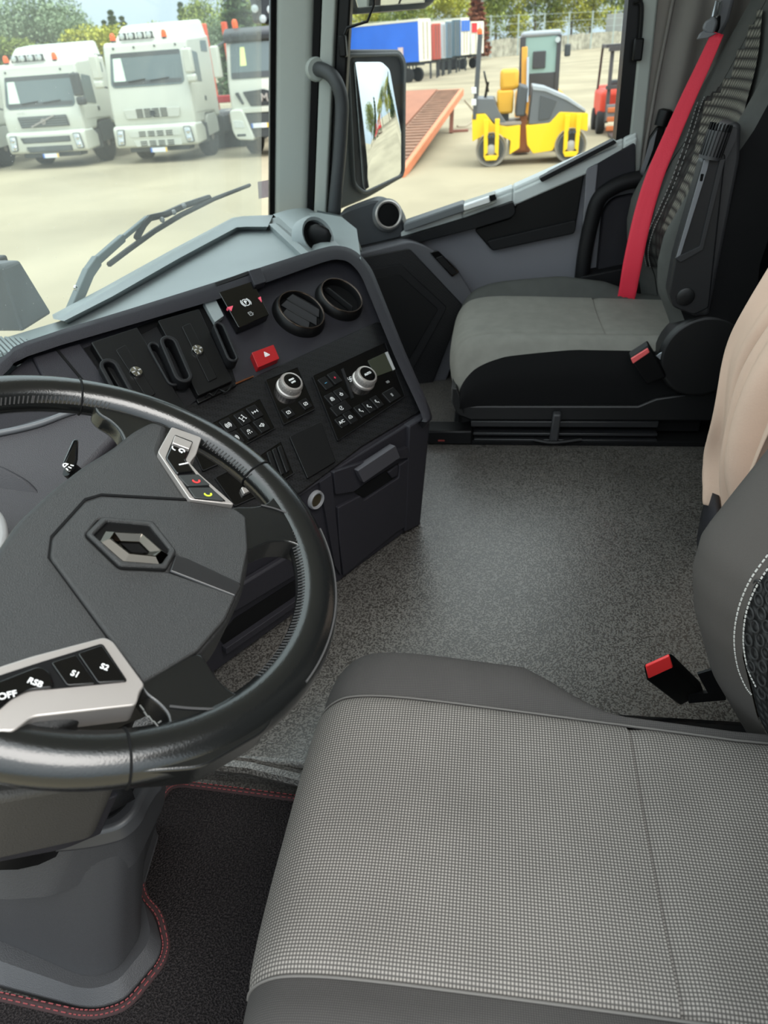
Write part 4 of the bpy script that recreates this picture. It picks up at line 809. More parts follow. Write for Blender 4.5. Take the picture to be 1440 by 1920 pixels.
# defroster grille beside it
gb = thing  # (grille slats are pieces of the dashboard)
obj('defroster_slot', B().prism([S(x, y, ZS-.011) for x, y in ((-40, 640), (52, 636), (20, 656), (0, 672), (-40, 700))], [S(x, y, ZS-.009) for x, y in ((-40, 640), (52, 636), (20, 656), (0, 672), (-40, 700))]), M_PIT, DB)
for k in range(10):
    x = -30+9.5*k; obj('defroster_slat', B().bar(S(x-16, 634, ZS-.004), S(x+12, 668-1.2*k, ZS-.004), .0042, .006), M_GRY, DB)
# ---- round vents
def vent(pc, pr, twist, spread, th=.26):
    c = F.at(*pc, .002); o = obj('air_vent', B().lathe([(pr*1.18, -.02), (pr*1.16, .004), (pr*1.05, .016), (pr*.98, .018), (pr*.93, .012), (pr*.93, -.03)], c, F.n, 36), M_BLK, DB)
    obj('vent_ring', B().tube([c+F.n*.018+F.u*pr*1.0*cos(a)+F.v*pr*1.0*sin(a) for a in [2*pi*k/40 for k in range(40)]], .0018, 6, closed=True), mat('dark_bronze_ring', (84, 74, 68), .25, metal=.9), o)
    obj('vent_dish', B().lathe([(pr*.95, .002), (pr*.5, .0015), (.002, .001)], c, F.n, 28), M_PIT, o)
    u = (F.u*cos(twist)+F.v*sin(twist)); w = F.n.cross(u)
    for s in spread:
        L = pr*.9*sqrt(max(.05, 1-(s/.95)**2)); obj('vent_blade', B().prism([c+w*pr*s-u*L+F.n*.004, c+w*pr*s+u*L+F.n*.004, c+w*pr*(s+th)+u*L*.8+F.n*.016, c+w*pr*(s+th)-u*L*.8+F.n*.016], [c+w*pr*(s+.06)-u*L+F.n*.002, c+w*pr*(s+.06)+u*L+F.n*.002, c+w*pr*(s+th+.06)+u*L*.8+F.n*.014, c+w*pr*(s+th+.06)-u*L*.8+F.n*.014]), M_BLK, o, bev=.002)
vent((560, 592), .047, radians(-62), (-.62, -.12, .40)); vent((635, 565), .045, radians(-75), (-.2,), .10)
# ---- slots with bolted cover plates
fp_('slot_recess', [(150, 655), (398, 558), (443, 718), (345, 772), (205, 800)], .0, .0015, M_PIT)
fp_('slot_floor', [(240, 640), (296, 610), (375, 745), (345, 770), (310, 770)], .001, .006, M_PLD)
fp_('side_panel', [(60, 668), (150, 642), (262, 800), (200, 830), (150, 842)], .0, .008, M_PLA, bev=.003)
fp_('side_panel_groove', [(104, 655), (108, 653), (236, 806), (232, 809)], .007, .0095, M_PIT, bev=0)
def screw(pc, h, parent):
    c = F.at(*pc, h); q = obj('screw', B().lathe([(.0105, 0), (.0105, .003), (.009, .005), (.003, .006)], c, F.n, 20), M_CHR, parent)
    for k in range(2): u = F.u if k else F.v; obj('cross_slot', B().bar(c+F.n*.0055-u*.008, c+F.n*.0055+u*.008, .0022, .001, F.n), M_GRP, q)
def slotplate(P, sc, emb):
    o = fp_('cover_plate', P, .004, .020, M_BLK, r=.003, bev=.0025, label='black cover plate held by one bright screw')
    fp_('embossed_strip', emb, .019, .0215, M_BLK, parent=o, r=.003, bev=.001); screw(sc, .021, o)
slotplate([(170, 641), (257, 613), (352, 770), (268, 800)], (255, 699), [(217, 656), (235, 646), (292, 738), (276, 748)])
slotplate([(296, 601), (373, 579), (436, 714), (372, 742)], (370, 658), [(341, 612), (357, 605), (408, 708), (391, 716)])
def loop(p1, p2, wpx, h0, h1, inner=.55, tilt=0):
    a, b_ = F.loc(F.at(*p1, h1)), F.loc(F.at(*p2, h1)); d = (b_-a).normalized(); nn = V((-d.y, d.x)); w = wpx*.00105
    def caps(r): return [a+nn*r*cos(t)-d*r*sin(t) for t in [pi*k/8 for k in range(9)]]+[b_-nn*r*cos(t)+d*r*sin(t) for t in [pi*k/8 for k in range(9)]]
    return ring('pull_loop', caps(w/2), caps(w/2*inner), F, h0, h1, M_PLD, DB, bev=.002)
loop((206, 686), (252, 770), 30, .018, .034); loop((290, 650), (325, 712), 22, .006, .024); loop((318, 642), (344, 702), 30, .012, .036); loop((412, 612), (436, 668), 21, .012, .036)
fp_('clip_strip', [(382, 566), (402, 556), (420, 592), (403, 604)], .004, .014, M_GRY, r=.002)
fp_('plate_edge', [(368, 748), (440, 716), (444, 722), (372, 756)], .0, .012, M_BLK)
obj('loose_wire', B().tube(cr([F.at(x, y, .014) for x, y in ((385, 745), (392, 738), (400, 742), (410, 730), (424, 735), (436, 722))], 5), .0016, 6), M_BLK, DB)
# ---- parking brake panel
pb = fp_('parking_brake_panel', [(401, 531), (465, 508), (505, 590), (448, 614)], .004, .022, M_GLS, r=.003, bev=.002)
fp_('panel_hinge', [(402, 530), (466, 507), (470, 514), (406, 537)], .01, .024, M_PLD)
strokes('parking_symbol', [arc(0, 0, 1, 0, 360, 16), arc(0, 0, 1.35, -50, 50), arc(0, 0, 1.35, 130, 230)], F, (461, 567), .0075, .0225, M_WHT, pb, w=.0012)
text('letter', 'P', F, (461, 567), .011, .0225, M_WHT, pb, bold=.0003)
strokes('trailer_symbol', [[(-.8, -.6), (.4, -.6), (.4, .7), (-.8, .7), (-.8, -.6)], [(.4, 0), (.9, 0)], [(-.4, .2), (.0, .2)]], F, (471, 588), .006, .0225, M_GRP, pb, w=.0011)
for P in ([(426, 576), (437, 573), (434, 583)], [(484, 558), (489, 556), (491, 566)]): fp_('release_marker', P, .016, .0235, mat('pink_marker', (226, 84, 106), .5), bev=0, parent=pb)
fp_('bezel_tab', [(466, 507), (488, 501), (500, 528), (478, 535)], .012, .028, M_PLA, r=.004, bev=.003)
# ---- hazard switch
hz = fp_('hazard_switch', [(472, 661), (513, 646), (524, 672), (484, 689)], .0, .014, M_RED, r=.002, bev=.0025)
strokes('hazard_triangle', [[(-1, -.7), (1, -.7), (0, 1), (-1, -.7)], [(-.4, -.35), (.4, -.35), (0, .35), (-.4, -.35)]], F, (499, 664), .0055, .0145, M_WHT, hz, w=.0014)
# ---- carbon-look lower panel with its modules
cp = fp_('carbon_panel', [(140, 848), (223, 813), (440, 722), (706, 603), (716, 604), (726, 620), (790, 770), (680, 836), (567, 922), (430, 1000), (300, 1080), (140, 1000)], .0, .006, M_CARB, r=.004, bev=.002)
fp_('copper_edge', [(440, 718), (475, 704), (476, 706), (441, 721)], .002, .0075, mat('copper_line', (150, 96, 66), .3, metal=.9), bev=0)
fp_('copper_edge', [(190, 826), (223, 811), (224, 814), (191, 829)], .002, .0075, mat('copper_line', (150, 96, 66), .3, metal=.9), bev=0)
def mod(name, P, h=.010): 
    o = fp_(name, P, .004, h, M_GLS, parent=cp, r=.003, bev=.001); p2 = rnd(pixpoly(F, P, h), .003)
    ring('module_edge', p2, scaled(p2, .0016), F, h-.001, h+.0012, M_PLD, o, bev=0); return o
def key(mo_, pc, w, h, z=.0125, m=M_BLK):
    o = F.loc(F.at(*pc, z)); P = rnd([(o.x-w/2, o.y-h/2), (o.x+w/2, o.y-h/2), (o.x+w/2, o.y+h/2), (o.x-w/2, o.y+h/2)], .002)
    return obj('switch', B().prism([F.pt(p.x, p.y, .008) for p in P], [F.pt(p.x, p.y, z) for p in P]), m, cp if mo_ is None else mo_, bev=.001)
IC = dict(brake=[arc(0, 0, .6, 0, 360, 12), arc(0, 0, 1, -60, 60), arc(0, 0, 1, 120, 240), [(-.2, -.3), (-.2, .3)], [(.2, -.3), (.2, .3)]],
          axle=[[(-1, -.5), (-1, .5)], [(1, -.5), (1, .5)], [(-1, 0), (1, 0)], [(0, -.4), (0, .4)]],
          axle2=[[(-.9, .4), (-.9, 1)], [(.9, .4), (.9, 1)], [(-.9, .7), (.9, .7)], [(0, .7), (0, -.7)], [(-.9, -.7), (.9, -.7)], [(-.9, -1), (-.9, -.4)], [(.9, -1), (.9, -.4)]],
          lamp=[arc(0, .2, .5, 0, 180, 6), [(-.6, .2), (.6, .2)], [(-.6, -.2), (-.8, -.7)], [(0, -.2), (0, -.8)], [(.6, -.2), (.8, -.7)]],
          horn=[[(-.9, .2), (-.3, .2), (.3, .7), (.3, -.7), (-.3, -.2), (-.9, -.2), (-.9, .2)], arc(.3, 0, .5, -60, 60, 5)],
          car=[[(-.8, -.5), (-.8, .1), (-.3, .6), (.5, .6), (.8, .1), (.8, -.5), (-.8, -.5)], [(-.4, 0), (.4, 0)]],
          fanw=[arc(0, -.6, 1, 40, 140, 8), [(-.75, .05), (-.35, -.6)], [(.75, .05), (.35, -.6)], [(-.35, -.6), (.35, -.6)], [(0, -.2), (0, .9)]],
          rear=[[(-.8, -.6), (.8, -.6), (.6, .6), (-.6, .6), (-.8, -.6)], [(-.2, -.3), (-.2, .9)], [(.2, -.3), (.2, .9)]],
          seat=[arc(-.3, .75, .22, 0, 360, 8), [(-.3, .4), (-.2, -.3), (.5, -.3), (.6, -.9)], [(-.9, .2), (-.5, .2)]],
          rec=[arc(0, 0, .8, 30, 330, 14), [(-.3, -.1), (.3, -.1), (.3, .3)]],
          tr=[[(-.8, -.6), (.8, -.6), (.8, .6), (-.8, .6), (-.8, -.6)], [(-.5, -.3), (.5, .3)]],
          lines=[[(-.3, -.7), (-.3, .7)], [(0, -.7), (0, .7)], [(.3, -.7), (.3, .7)]],
          plus=[[(-.5, 0), (.5, 0)], [(0, -.5), (0, .5)]], minus=[[(-.5, 0), (.5, 0)]],
          fan=[arc(.4, .4, .4, 0, 300, 8), arc(-.4, -.4, .4, 180, 480, 8), arc(-.4, .4, .4, 90, 390, 8), arc(.4, -.4, .4, 270, 570, 8)])
def icon(k, pc, s, z, parent, m=M_WHT, rot=0): strokes('symbol', IC[k], F, pc, s, z, m, parent, w=.00075, rot=rot)
m1 = mod('switch_module', [(390, 797), (488, 747), (500, 770), (517, 803), (440, 845), (412, 848)])
for pc, ic in (((428, 797), 'brake'), ((455, 784), 'axle2'), ((478, 772), 'axle'), ((442, 821), 'brake'), ((467, 809), 'lamp'), ((491, 797), 'horn')):
    k = key(m1, pc, .021, .026); icon(ic, pc, .0055, .013, k, M_WHT if ic != 'x' else M_GRP, rot=radians(-70) if ic in ('axle2',) else 0)
m2 = mod('engine_knob_module', [(497, 712), (558, 688), (592, 767), (532, 797)])
def knob(pc, r, parent, label, dots=0):
    c = F.at(*pc, .010); q = obj('rotary_knob', B().lathe([(r*1.12, 0), (r*1.1, .004), (r, .006), (r, .018), (r*.9, .0215), (r*.76, .022), (r*.75, .021)], c, F.n, 40), M_SLV, parent, label='satin silver rotary knob')
    obj('knob_cap', B().lathe([(r*.76, .018), (r*.76, .0216), (r*.5, .0222)], c, F.n, 32), M_GLS, q)
    b = B()
    for k in range(24): a = 2*pi*k/24; d = F.u*cos(a)+F.v*sin(a); b.bar(c+d*r*1.0+F.n*.008, c+d*r*1.0+F.n*.017, .0016, .0010, d)
    obj('grip_ridge', b, M_SLV, q, kind='stuff')
    cap = c+F.n*.0222; o = F.loc(cap)
    for i, s in enumerate(label.split('/')): text('lettering', s, F, None, .0044 if '/' in label else .0066, .0324, M_WHT, q, world=(o.x, o.y+(.003-.006*i if '/' in label else 0)), bold=.0002)
    return q
knob((541, 728), .0215, m2, 'SPEED/LIMIT'.replace('/', '/'))
for pc in ((541, 773), (573, 757)): k = key(m2, pc, .019, .021); icon('tr', pc, .0045, .013, k)
m3 = mod('climate_module', [(585, 705), (722, 642), (760, 743), (633, 827)])
fp_('module_rim', [(640, 692), (644, 690), (664, 745), (660, 747)], .009, .0125, M_PLD, parent=m3, bev=0)
knob((681, 714), .0215, m3, 'AUTO')
lc = fp_('display', [(690, 676), (722, 661), (737, 694), (705, 706)], .009, .0115, mat('lcd_olive', (52, 54, 44), .2), parent=m3, r=.001)
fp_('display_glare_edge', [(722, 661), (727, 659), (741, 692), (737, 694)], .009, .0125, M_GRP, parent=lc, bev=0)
RP = mat('pink_print', (230, 60, 90), .5); BP = mat('blue_print', (90, 170, 210), .5)
for pc, w, ic, mm in (((611, 718), .021, 'minus', BP), ((628, 708), .021, 'plus', RP), ((623, 748), .022, 'rear', M_WHT), ((640, 739), .022, 'fanw', M_WHT), ((640, 765), .042, 'rec', M_WHT), ((657, 782), .02, 'car', M_WHT), ((677, 770), .019, 'seat', M_WHT), ((692, 762), .019, 'seat', M_WHT), ((707, 753), .019, 'seat', M_WHT), ((735, 740), .036, 'lines', M_GRP)):
    k = key(m3, pc, w, .026 if ic != 'rec' else .022); icon(ic, pc, .005, .013, k, mm)
k = key(m3, (641, 791), .02, .022); text('lettering', 'A/C', F, (641, 791), .0085, .013, M_WHT, k)
icon('fan', (657, 711), .0062, .0105, m3); icon('lines', (727, 716), .006, .0105, m3, M_GRP, rot=pi/2)
fp_('blank_panel', [(543, 818), (602, 790), (630, 865), (577, 897)], .004, .011, M_BLK, parent=cp, r=.003, bev=.002)
m4 = mod('socket_module', [(486, 853), (527, 827), (552, 888), (512, 912), (480, 900)])
for k in range(3): fp_('module_rib', [(500+10*k, 848-5*k), (507+10*k, 844-5*k), (524+10*k, 892-5*k), (517+10*k, 896-5*k)], .009, .014, M_BLK, parent=m4)
m5 = mod('key_module', [(402, 896), (470, 862), (496, 925), (440, 950)])
fp_('bright_lever', [(452, 914), (476, 902), (482, 914), (458, 926)], .008, .018, M_SLV, parent=m5, r=.002)
m6 = mod('left_switch_module', [(360, 840), (400, 822), (412, 870), (380, 884)])
fp_('stalk_bracket', [(152, 846), (176, 834), (224, 812), (226, 824), (170, 852), (178, 872), (168, 876)], .006, .03, M_BLK, r=.003)
# ---- lower front: drawer, flap, socket, shelf slot
low = lp('lower_face', [(806, 772), (806, 800), (788, 985), (754, 1001), (640, 1086), (385, 1272), (250, 1330), (250, 1110), (560, 922)], -.06, 0, M_PLA, r=.004, bev=.004)
lp('end_rib', [(768, 800), (806, 776), (804, 806), (788, 984), (760, 998)], -.01, .008, M_PLA, r=.004, bev=.004)
up_ = lp('flap', [(626, 886), (766, 838), (768, 858), (745, 862), (664, 922), (630, 927)], -.01, .008, M_PLA, r=.003, bev=.002)
lp('flap_lip', [(671, 883), (742, 836), (750, 858), (682, 905)], .004, .018, mat('lip_grey_plastic', (64, 63, 68), .5), parent=up_, r=.002, bev=.004)
dr = lp('drawer', [(634, 952), (676, 930), (683, 938), (748, 896), (750, 872), (772, 858), (766, 985), (742, 1000), (645, 1080), (637, 1012)], -.01, .007, M_PLA, r=.003, bev=.002)
lp('drawer_slot', [(662, 922), (748, 868), (746, 892), (684, 934), (674, 928)], .0, .0018, M_PIT, bev=0)
lp('slot_catch', [(728, 886), (747, 872), (746, 892), (736, 897)], .0, .006, M_PLA)
lp('column_rib', [(600, 905), (622, 890), (634, 1010), (640, 1080), (628, 1060)], -.01, .006, M_PLA, r=.002)
so_ = obj('power_socket', B().lathe([(.017, -.004), (.018, .004), (.016, .008), (.013, .007), (.012, -.001)], LF.at(590, 936), LF.n, 24), mat('socket_ring', (130, 130, 132), .4), DB)
obj('socket_hole', B().lathe([(.0125, .0), (.0125, .004), (.006, .0035)], LF.at(590, 936), LF.n, 20), mat('brass_hole', (72, 64, 46), .4, metal=.6), so_)
lp('shelf_slot', [(410, 1196), (424, 1214), (580, 1106), (590, 1064), (440, 1160)], .0, .0015, M_PIT, bev=0)
lp('slot_lip', [(424, 1216), (582, 1108), (580, 1120), (425, 1228)], .0, .012, M_PLA, r=.003, bev=.003)
lp('knee_panel', [(430, 1110), (592, 1012), (592, 1058), (440, 1150)], .0, .014, M_PLA, r=.006, bev=.004)
# core behind both faces so that nothing shows through
c0 = [F.at(x, y, -.05) for x, y in ((-100, 760), (640, 480), (790, 772), (560, 925), (0, 1150))]
obj('core', B().ext(c0, V((.06, .09, -.02))), M_PIT, DB)
# instrument cowl behind the steering wheel
cs = Fr(F.at(150, 850, .05), V((-.42, -.42, .80)), F.u)
plate('cluster_cowl', [(-140, 800), (0, 800), (110, 768), (200, 752), (232, 812), (150, 900), (205, 935), (60, 1050), (-140, 1100)], cs, -.06, .0, mat('cowl_plastic', (44, 43, 48), .5, bump=.35, bscale=900), DB, r=.02, bev=.02, seg=4)
obj('cowl_ridge', B().tube(cr([cs.at(x, y, .002) for x, y in ((-140, 836), (0, 812), (70, 796), (130, 774), (170, 764))], 5), .005, 8), mat('cowl_edge_grey', (88, 90, 94), .45), DB, ang=180)
cs2 = Fr(cs.at(50, 905, .003), V((-.72, -.42, .55)), F.u)
plate('cowl_side', [(-80, 862), (0, 872), (52, 900), (110, 960), (60, 1010), (-80, 1060)], cs2, -.05, .002, mat('cowl_plastic', (44, 43, 48), .5), DB, r=.012, bev=.008, seg=3)
plate('cluster_rim', [(-120, 915), (-5, 950), (10, 970), (16, 1000), (0, 1060), (-120, 1100)], cs, .03, .05, M_GRP, DB, r=.02, bev=.01, seg=3)
# ================================================================ steering wheel
wa, wb = radians(60.5), radians(-6)
WN = V((sin(wb)*cos(wa), -cos(wb)*cos(wa), sin(wa)))
WF = Fr((.490, .3535, .737), WN, V((-WN.y, WN.x, 0)))
SW = thing('steering_wheel', 'large black leather steering wheel with silver switch trims and a diamond emblem', 'steering wheel', WF.o)
RM, RT_ = .2135, .022
def wp_(name, pix, h0, h1, m, parent=SW, r=0, bev=.002, **kw): return plate(name, pix, WF, h0, h1, m, parent, r=r, bev=bev, **kw)
def wang(x, y): q = WF.loc(WF.at(x, y)); return atan2(q.y, q.x)
rows = []
for k in range(96):
    a = 2*pi*k/96; d = WF.u*cos(a)+WF.v*sin(a)
    rows.append([WF.o+d*(RM+RT_*cos(t))+WF.n*(RT_*.80*sin(t)) for t in [2*pi*j/18 for j in range(18)]])
rim = obj('rim', B().grid(rows, cu=True, cv=True), M_LEA, SW, ang=180)
# leather joints across the rim and the seam along its outer face
for px in ((148, 740), (492, 885), (236, 1430)):
    a = wang(*px); d = WF.u*cos(a)+WF.v*sin(a); b = B().tube([WF.o+d*(RM+(RT_+.0004)*cos(t))+WF.n*(RT_*.80+.0004)*sin(t) for t in [2*pi*j/24 for j in range(24)]], .0011, 5, closed=True)
    obj('rim_joint', b, M_PIT, rim)
a0, a1 = wang(600, 1005), wang(575, 1300)
if a1 > a0: a1 -= 2*pi
def rimpt(a, t, e=0): d = WF.u*cos(a)+WF.v*sin(a); return WF.o+d*(RM+(RT_+e)*cos(t))+WF.n*(RT_*.80+e)*sin(t)
obj('rim_seam', B().tube([rimpt(a0+(a1-a0)*k/50, .75, .0003) for k in range(51)], .0012, 5), M_STI, rim)
b = B()
for p0, p1 in (((60, 760), (-60, 760)), ((470, 900), (385, 830)), ((200, 800), (60, 770)), ((560, 1010), (480, 1290))):
    s, e_ = wang(*p0), wang(*p1)
    while e_-s > pi: e_ -= 2*pi
    while e_-s < -pi: e_ += 2*pi
    N = max(3, int(abs(e_-s)*RM/.0045))
    for k in range(N):
        a = s+(e_-s)*k/N; b.bar(rimpt(a, 2.45, .0004), rimpt(a+.010, 2.85, .0006), .0011, .0009, WF.u*cos(a)+WF.v*sin(a))
obj('rim_stitching', b, M_STI, rim, kind='stuff')
# leather covered spokes
SPK = dict(
    upper=[(172, 758), (186, 776), (208, 788), (224, 804), (233, 824), (238, 880), (330, 870), (346, 842), (354, 826), (376, 822), (392, 812), (330, 760), (220, 738)],
    right=[(430, 950), (476, 950), (500, 944), (516, 928), (520, 900), (566, 950), (604, 1030), (606, 1075), (580, 1040), (562, 1022), (540, 1014), (510, 1014), (460, 1034), (430, 1040)],
    lower=[(250, 1260), (375, 1222), (392, 1246), (412, 1278), (440, 1300), (480, 1312), (540, 1296), (500, 1370), (380, 1440), (240, 1450), (250, 1400), (300, 1385), (318, 1366), (316, 1340), (296, 1318), (270, 1300)])
for nm, P in SPK.items():
    o = wp_('spoke', P, -.016, .006 if nm == 'upper' else .011, M_LEA, r=.010, bev=.011, seg=4)
b = B()
for (x, y), (x2, y2) in zip([(262, 1322), (270, 1334), (278, 1342), (288, 1352), (296, 1356)], [(270, 1332), (278, 1346), (287, 1354), (296, 1362), (302, 1352)]): b.bar(WF.at(x, y, .0125), WF.at(x2, y2, .0125), .0009, .0008, WF.n)
obj('spoke_stitching', b, mat('mid_thread', (96, 96, 94), .8), SW, kind='stuff')
obj('spoke_seam', B().tube(cr([WF.at(x, y, .012) for x, y in ((318, 1324), (360, 1328), (430, 1330), (490, 1325), (520, 1316))], 4), .0011, 5).tube(cr([WF.at(x, y, .012) for x, y in ((490, 947), (520, 955), (560, 972), (590, 990), (606, 1020))], 4), .0011, 5), M_STI, SW)
# hub shell and airbag cover
hub = wp_('hub_shell', [(-140, 1120), (-40, 1075), (0, 1020), (28, 978), (94, 917), (155, 870), (211, 836), (252, 803), (286, 786), (318, 798), (308, 830), (300, 848), (356, 936), (436, 946), (462, 962), (470, 1010), (468, 1060), (456, 1110), (430, 1165), (380, 1225), (300, 1280), (262, 1292), (-10, 1420), (-140, 1420)], -.05, .010, M_HUB, r=.012, bev=.010, seg=4)
wp_('airbag_cover', [(352, 938), (440, 952), (462, 968), (466, 1030), (452, 1098), (322, 1036), (290, 980), (186, 972), (160, 1004), (224, 1066), (312, 1070), (444, 1116), (424, 1160), (372, 1220), (270, 1280), (196, 1182), (94, 1044), (98, 1008), (160, 940), (190, 930)], .004, .0135, M_HUB, parent=hub, r=.004, bev=.003, seg=3)
wp_('cover_groove', [(350, 934), (190, 925), (158, 934), (94, 1005), (89, 1044), (192, 1184), (262, 1286), (266, 1284), (196, 1180), (94, 1042), (98, 1008), (161, 938), (190, 929), (352, 938)], .008, .0112, M_PIT, parent=hub, bev=0)
wp_('emblem_well', [(160, 1003), (190, 972), (286, 980), (330, 1036), (312, 1068), (224, 1064)], .006, .0120, M_BLK, parent=hub, r=.003, bev=0)
P = rnd(pixpoly(WF, [(160, 1003), (190, 972), (286, 980), (330, 1036), (312, 1068), (224, 1064)], .0135), .003)
ring('emblem_rim', P, scaled(P, .0065), WF, .008, .0165, M_HUB, hub, bev=.002)
# diamond emblem: bevelled lozenge with a lozenge opening
Po = pixpoly(WF, [(186, 1016), (198, 993), (268, 998), (322, 1042), (302, 1062), (234, 1053)], .016); Pi_ = pixpoly(WF, [(224, 1014), (228, 1013), (262, 1014), (281, 1033), (277, 1034), (248, 1033)], .016)
mid = [(a+b_)*.5 for a, b_ in zip(Po, Pi_)]
vs = [WF.pt(p.x, p.y, h) for Q, h in ((Po, .012), (Po, .0145), (mid, .020), (Pi_, .0145), (Pi_, .012)) for p in Q]; k6 = 6
obj('diamond_emblem', B().add(vs, [(r*k6+i, r*k6+(i+1) % k6, (r+1)*k6+(i+1) % k6, (r+1)*k6+i) for r in range(4) for i in range(k6)]), mat('smoked_chrome', (84, 80, 74), .10, metal=1), hub, ang=10, bev=.0006)
wp_('hub_strip', [(328, 1040), (352, 1046), (450, 1092), (453, 1098), (442, 1118), (318, 1070)], .006, .0142, mat('smooth_dark_strip', (34, 34, 35), .3), parent=hub, r=.002, bev=.0015)
# silver switch trims
tr1 = wp_('switch_trim', [(322, 800), (378, 820), (368, 852), (356, 868), (376, 890), (440, 946), (356, 936), (296, 847), (304, 832)], -.0, .016, M_SLV, r=.003, bev=.003, label='satin silver switch trim with telephone keys')
wp_('trim_recess', [(328, 815), (362, 828), (354, 850), (348, 862), (368, 890), (424, 940), (362, 932), (310, 858), (318, 838)], .012, .0166, M_PIT, parent=tr1, r=.002, bev=0)
wp_('scroll_switch', [(328, 816), (361, 829), (355, 842), (323, 830)], .014, .0205, M_SLV, parent=tr1, r=.001, bev=.002)
k = wp_('rocker_switch', [(322, 833), (353, 846), (347, 862), (364, 884), (332, 888), (311, 858)], .014, .0185, M_GLS, parent=tr1, r=.002, bev=.0015)
strokes('symbol', [arc(0, 0, 1, 90, 200, 5)], WF, (330, 840), .004, .0188, M_WHT, k); strokes('symbol', [arc(0, 0, .7, -90, 180, 8), [(-.9, -.3), (-.3, -.3)]], WF, (341, 845), .004, .0188, M_WHT, k, w=.0016)
strokes('symbol', [[(-1.2, .8), (1.2, -.6)]], WF, (345, 870), .004, .0188, M_WHT, k, w=.0016)
PH = [[(-.9, -.5), (-.5, -.9), (.1, -.5)], [(.1, -.5), (.5, -.1)], [(.5, -.1), (.9, .5), (.5, .9)], [(-.5, -.5), (.5, .5)]]
PHR = [arc(.2, .2, 1, 160, 290, 8), [(-.8, .6), (-.4, .7)], [(.5, -.7), (.7, -.4)]]
for P, pc, mm in (([(334, 891), (372, 889), (394, 909), (352, 911)], (368, 901), mat('red_print', (240, 60, 60), .5)), ([(353, 914), (396, 914), (420, 938), (366, 933)], (390, 926), mat('lime_print', (206, 226, 60), .5))):
    k = wp_('telephone_key', P, .014, .0185, mat('key_grey', (44, 46, 46), .35), parent=tr1, r=.0015, bev=.0015); strokes('symbol', PHR, WF, pc, .004, .0188, mm, k, w=.0017)
tr2 = wp_('switch_trim', [(-120, 1300), (-2, 1250), (60, 1230), (196, 1194), (212, 1202), (272, 1284), (262, 1296), (256, 1322), (60, 1344), (24, 1372), (0, 1370), (-120, 1420)], -.006, .018, M_SLV, r=.004, bev=.004, seg=3, label='satin silver switch trim with auxiliary keys')
wp_('trim_recess', [(-110, 1306), (0, 1266), (74, 1242), (192, 1206), (240, 1278), (52, 1296), (20, 1312), (0, 1330), (-110, 1390)], .014, .0186, M_PIT, parent=tr2, r=.003, bev=0)
for P, lt, pc in (([(146, 1225), (191, 1209), (237, 1276), (184, 1280)], 'S2', (196, 1251)), ([(96, 1242), (143, 1227), (180, 1281), (126, 1285)], 'S1', (141, 1264))):
    k = wp_('auxiliary_key', P, .016, .0205, M_GLS, parent=tr2, r=.002, bev=.0015); text('lettering', lt, WF, pc, .0066, .0207, M_WHT, k, rot=radians(-82), bold=.0001)
k = wp_('rocker_switch', [(-105, 1308), (0, 1276), (72, 1248), (92, 1256), (104, 1288), (52, 1294), (18, 1310), (0, 1325), (-105, 1380)], .016, .0205, M_GLS, parent=tr2, r=.004, bev=.002)
text('lettering', 'RSB', WF, (66, 1280), .0066, .0207, M_WHT, k, rot=radians(-82), bold=.0001); text('lettering', 'OFF', WF, (14, 1304), .0070, .0207, M_WHT, k, rot=radians(-42), bold=.0001)
# ================================================================ steering column
SCo = thing('steering_column', 'grey plastic steering column pedestal with a flared foot standing on the footwell floor', 'steering column', (.45, .5, FZ))
foot = [PZ(x, y, FZ+.012) for x, y in ((-60, 1830), (0, 1848), (150, 1888), (185, 1890), (232, 1876), (296, 1800), (305, 1772), (290, 1718), (262, 1690), (300, 1560), (0, 1500), (-100, 1600))]
def zpoly(pts, z, r): return [V((p.x, p.y, z)) for p in rnd([(q.x, q.y) for q in pts], r)]
neckp = [PZ(x, y, FZ+.02) for x, y in ((-60, 1750), (0, 1768), (150, 1834), (186, 1838), (226, 1822), (262, 1770), (268, 1742), (262, 1700), (262, 1660), (300, 1540), (0, 1480), (-100, 1570))]
topp = [PZ(x, y, .43) for x, y in ((-60, 1580), (0, 1592), (120, 1586), (180, 1578), (232, 1564), (262, 1535), (272, 1508), (290, 1480), (300, 1470), (310, 1400), (0, 1380), (-100, 1500))]
f1 = zpoly(foot, FZ, .012); f2 = zpoly(foot, FZ+.016, .012); f3 = [p*.45+q*.55+V((0, 0, .008)) for p, q in zip(zpoly(neckp, FZ+.024, .012), zpoly(foot, FZ+.024, .012))]
n1 = zpoly(neckp, FZ+.028, .012); n2 = [p+(q-p)*.5 for p, q in zip(zpoly(neckp, FZ+.15, .012), zpoly(topp, FZ+.15, .012))]; n3 = zpoly(topp, .43, .012)
M_COL = mat('column_grey_plastic', (54, 54, 56), .5, bump=.3, bscale=800)
obj('foot_flange', B().prism(f1, f2), M_COL, SCo, bev=.004)
obj('pedestal', B().grid([f2, f3, n1, n2, n3], cu=True), M_COL, SCo, ang=50)
apron = [p+V((-.006, -.006, 0)) for p in topp]
obj('pedestal_apron', B().prism(zpoly([PZ(x, y, .385) for x, y in ((-60, 1660), (0, 1668), (80, 1662), (170, 1628), (242, 1606), (266, 1560), (300, 1490), (310, 1400), (0, 1400), (-100, 1560))], .365, .01), zpoly([p+V((-.004, -.004, 0)) for p in topp], .43, .012)), M_COL, SCo, bev=.003)
t2_ = zpoly([p+V((-.008, -.008, 0)) for p in topp], .43, .014); t3_ = zpoly([p+V((-.004, -.004, 0)) for p in topp], .452, .014)
obj('pedestal_rim', B().prism(t2_, t3_), mat('rim_plastic', (50, 50, 52), .4), SCo, bev=.005, seg=3)
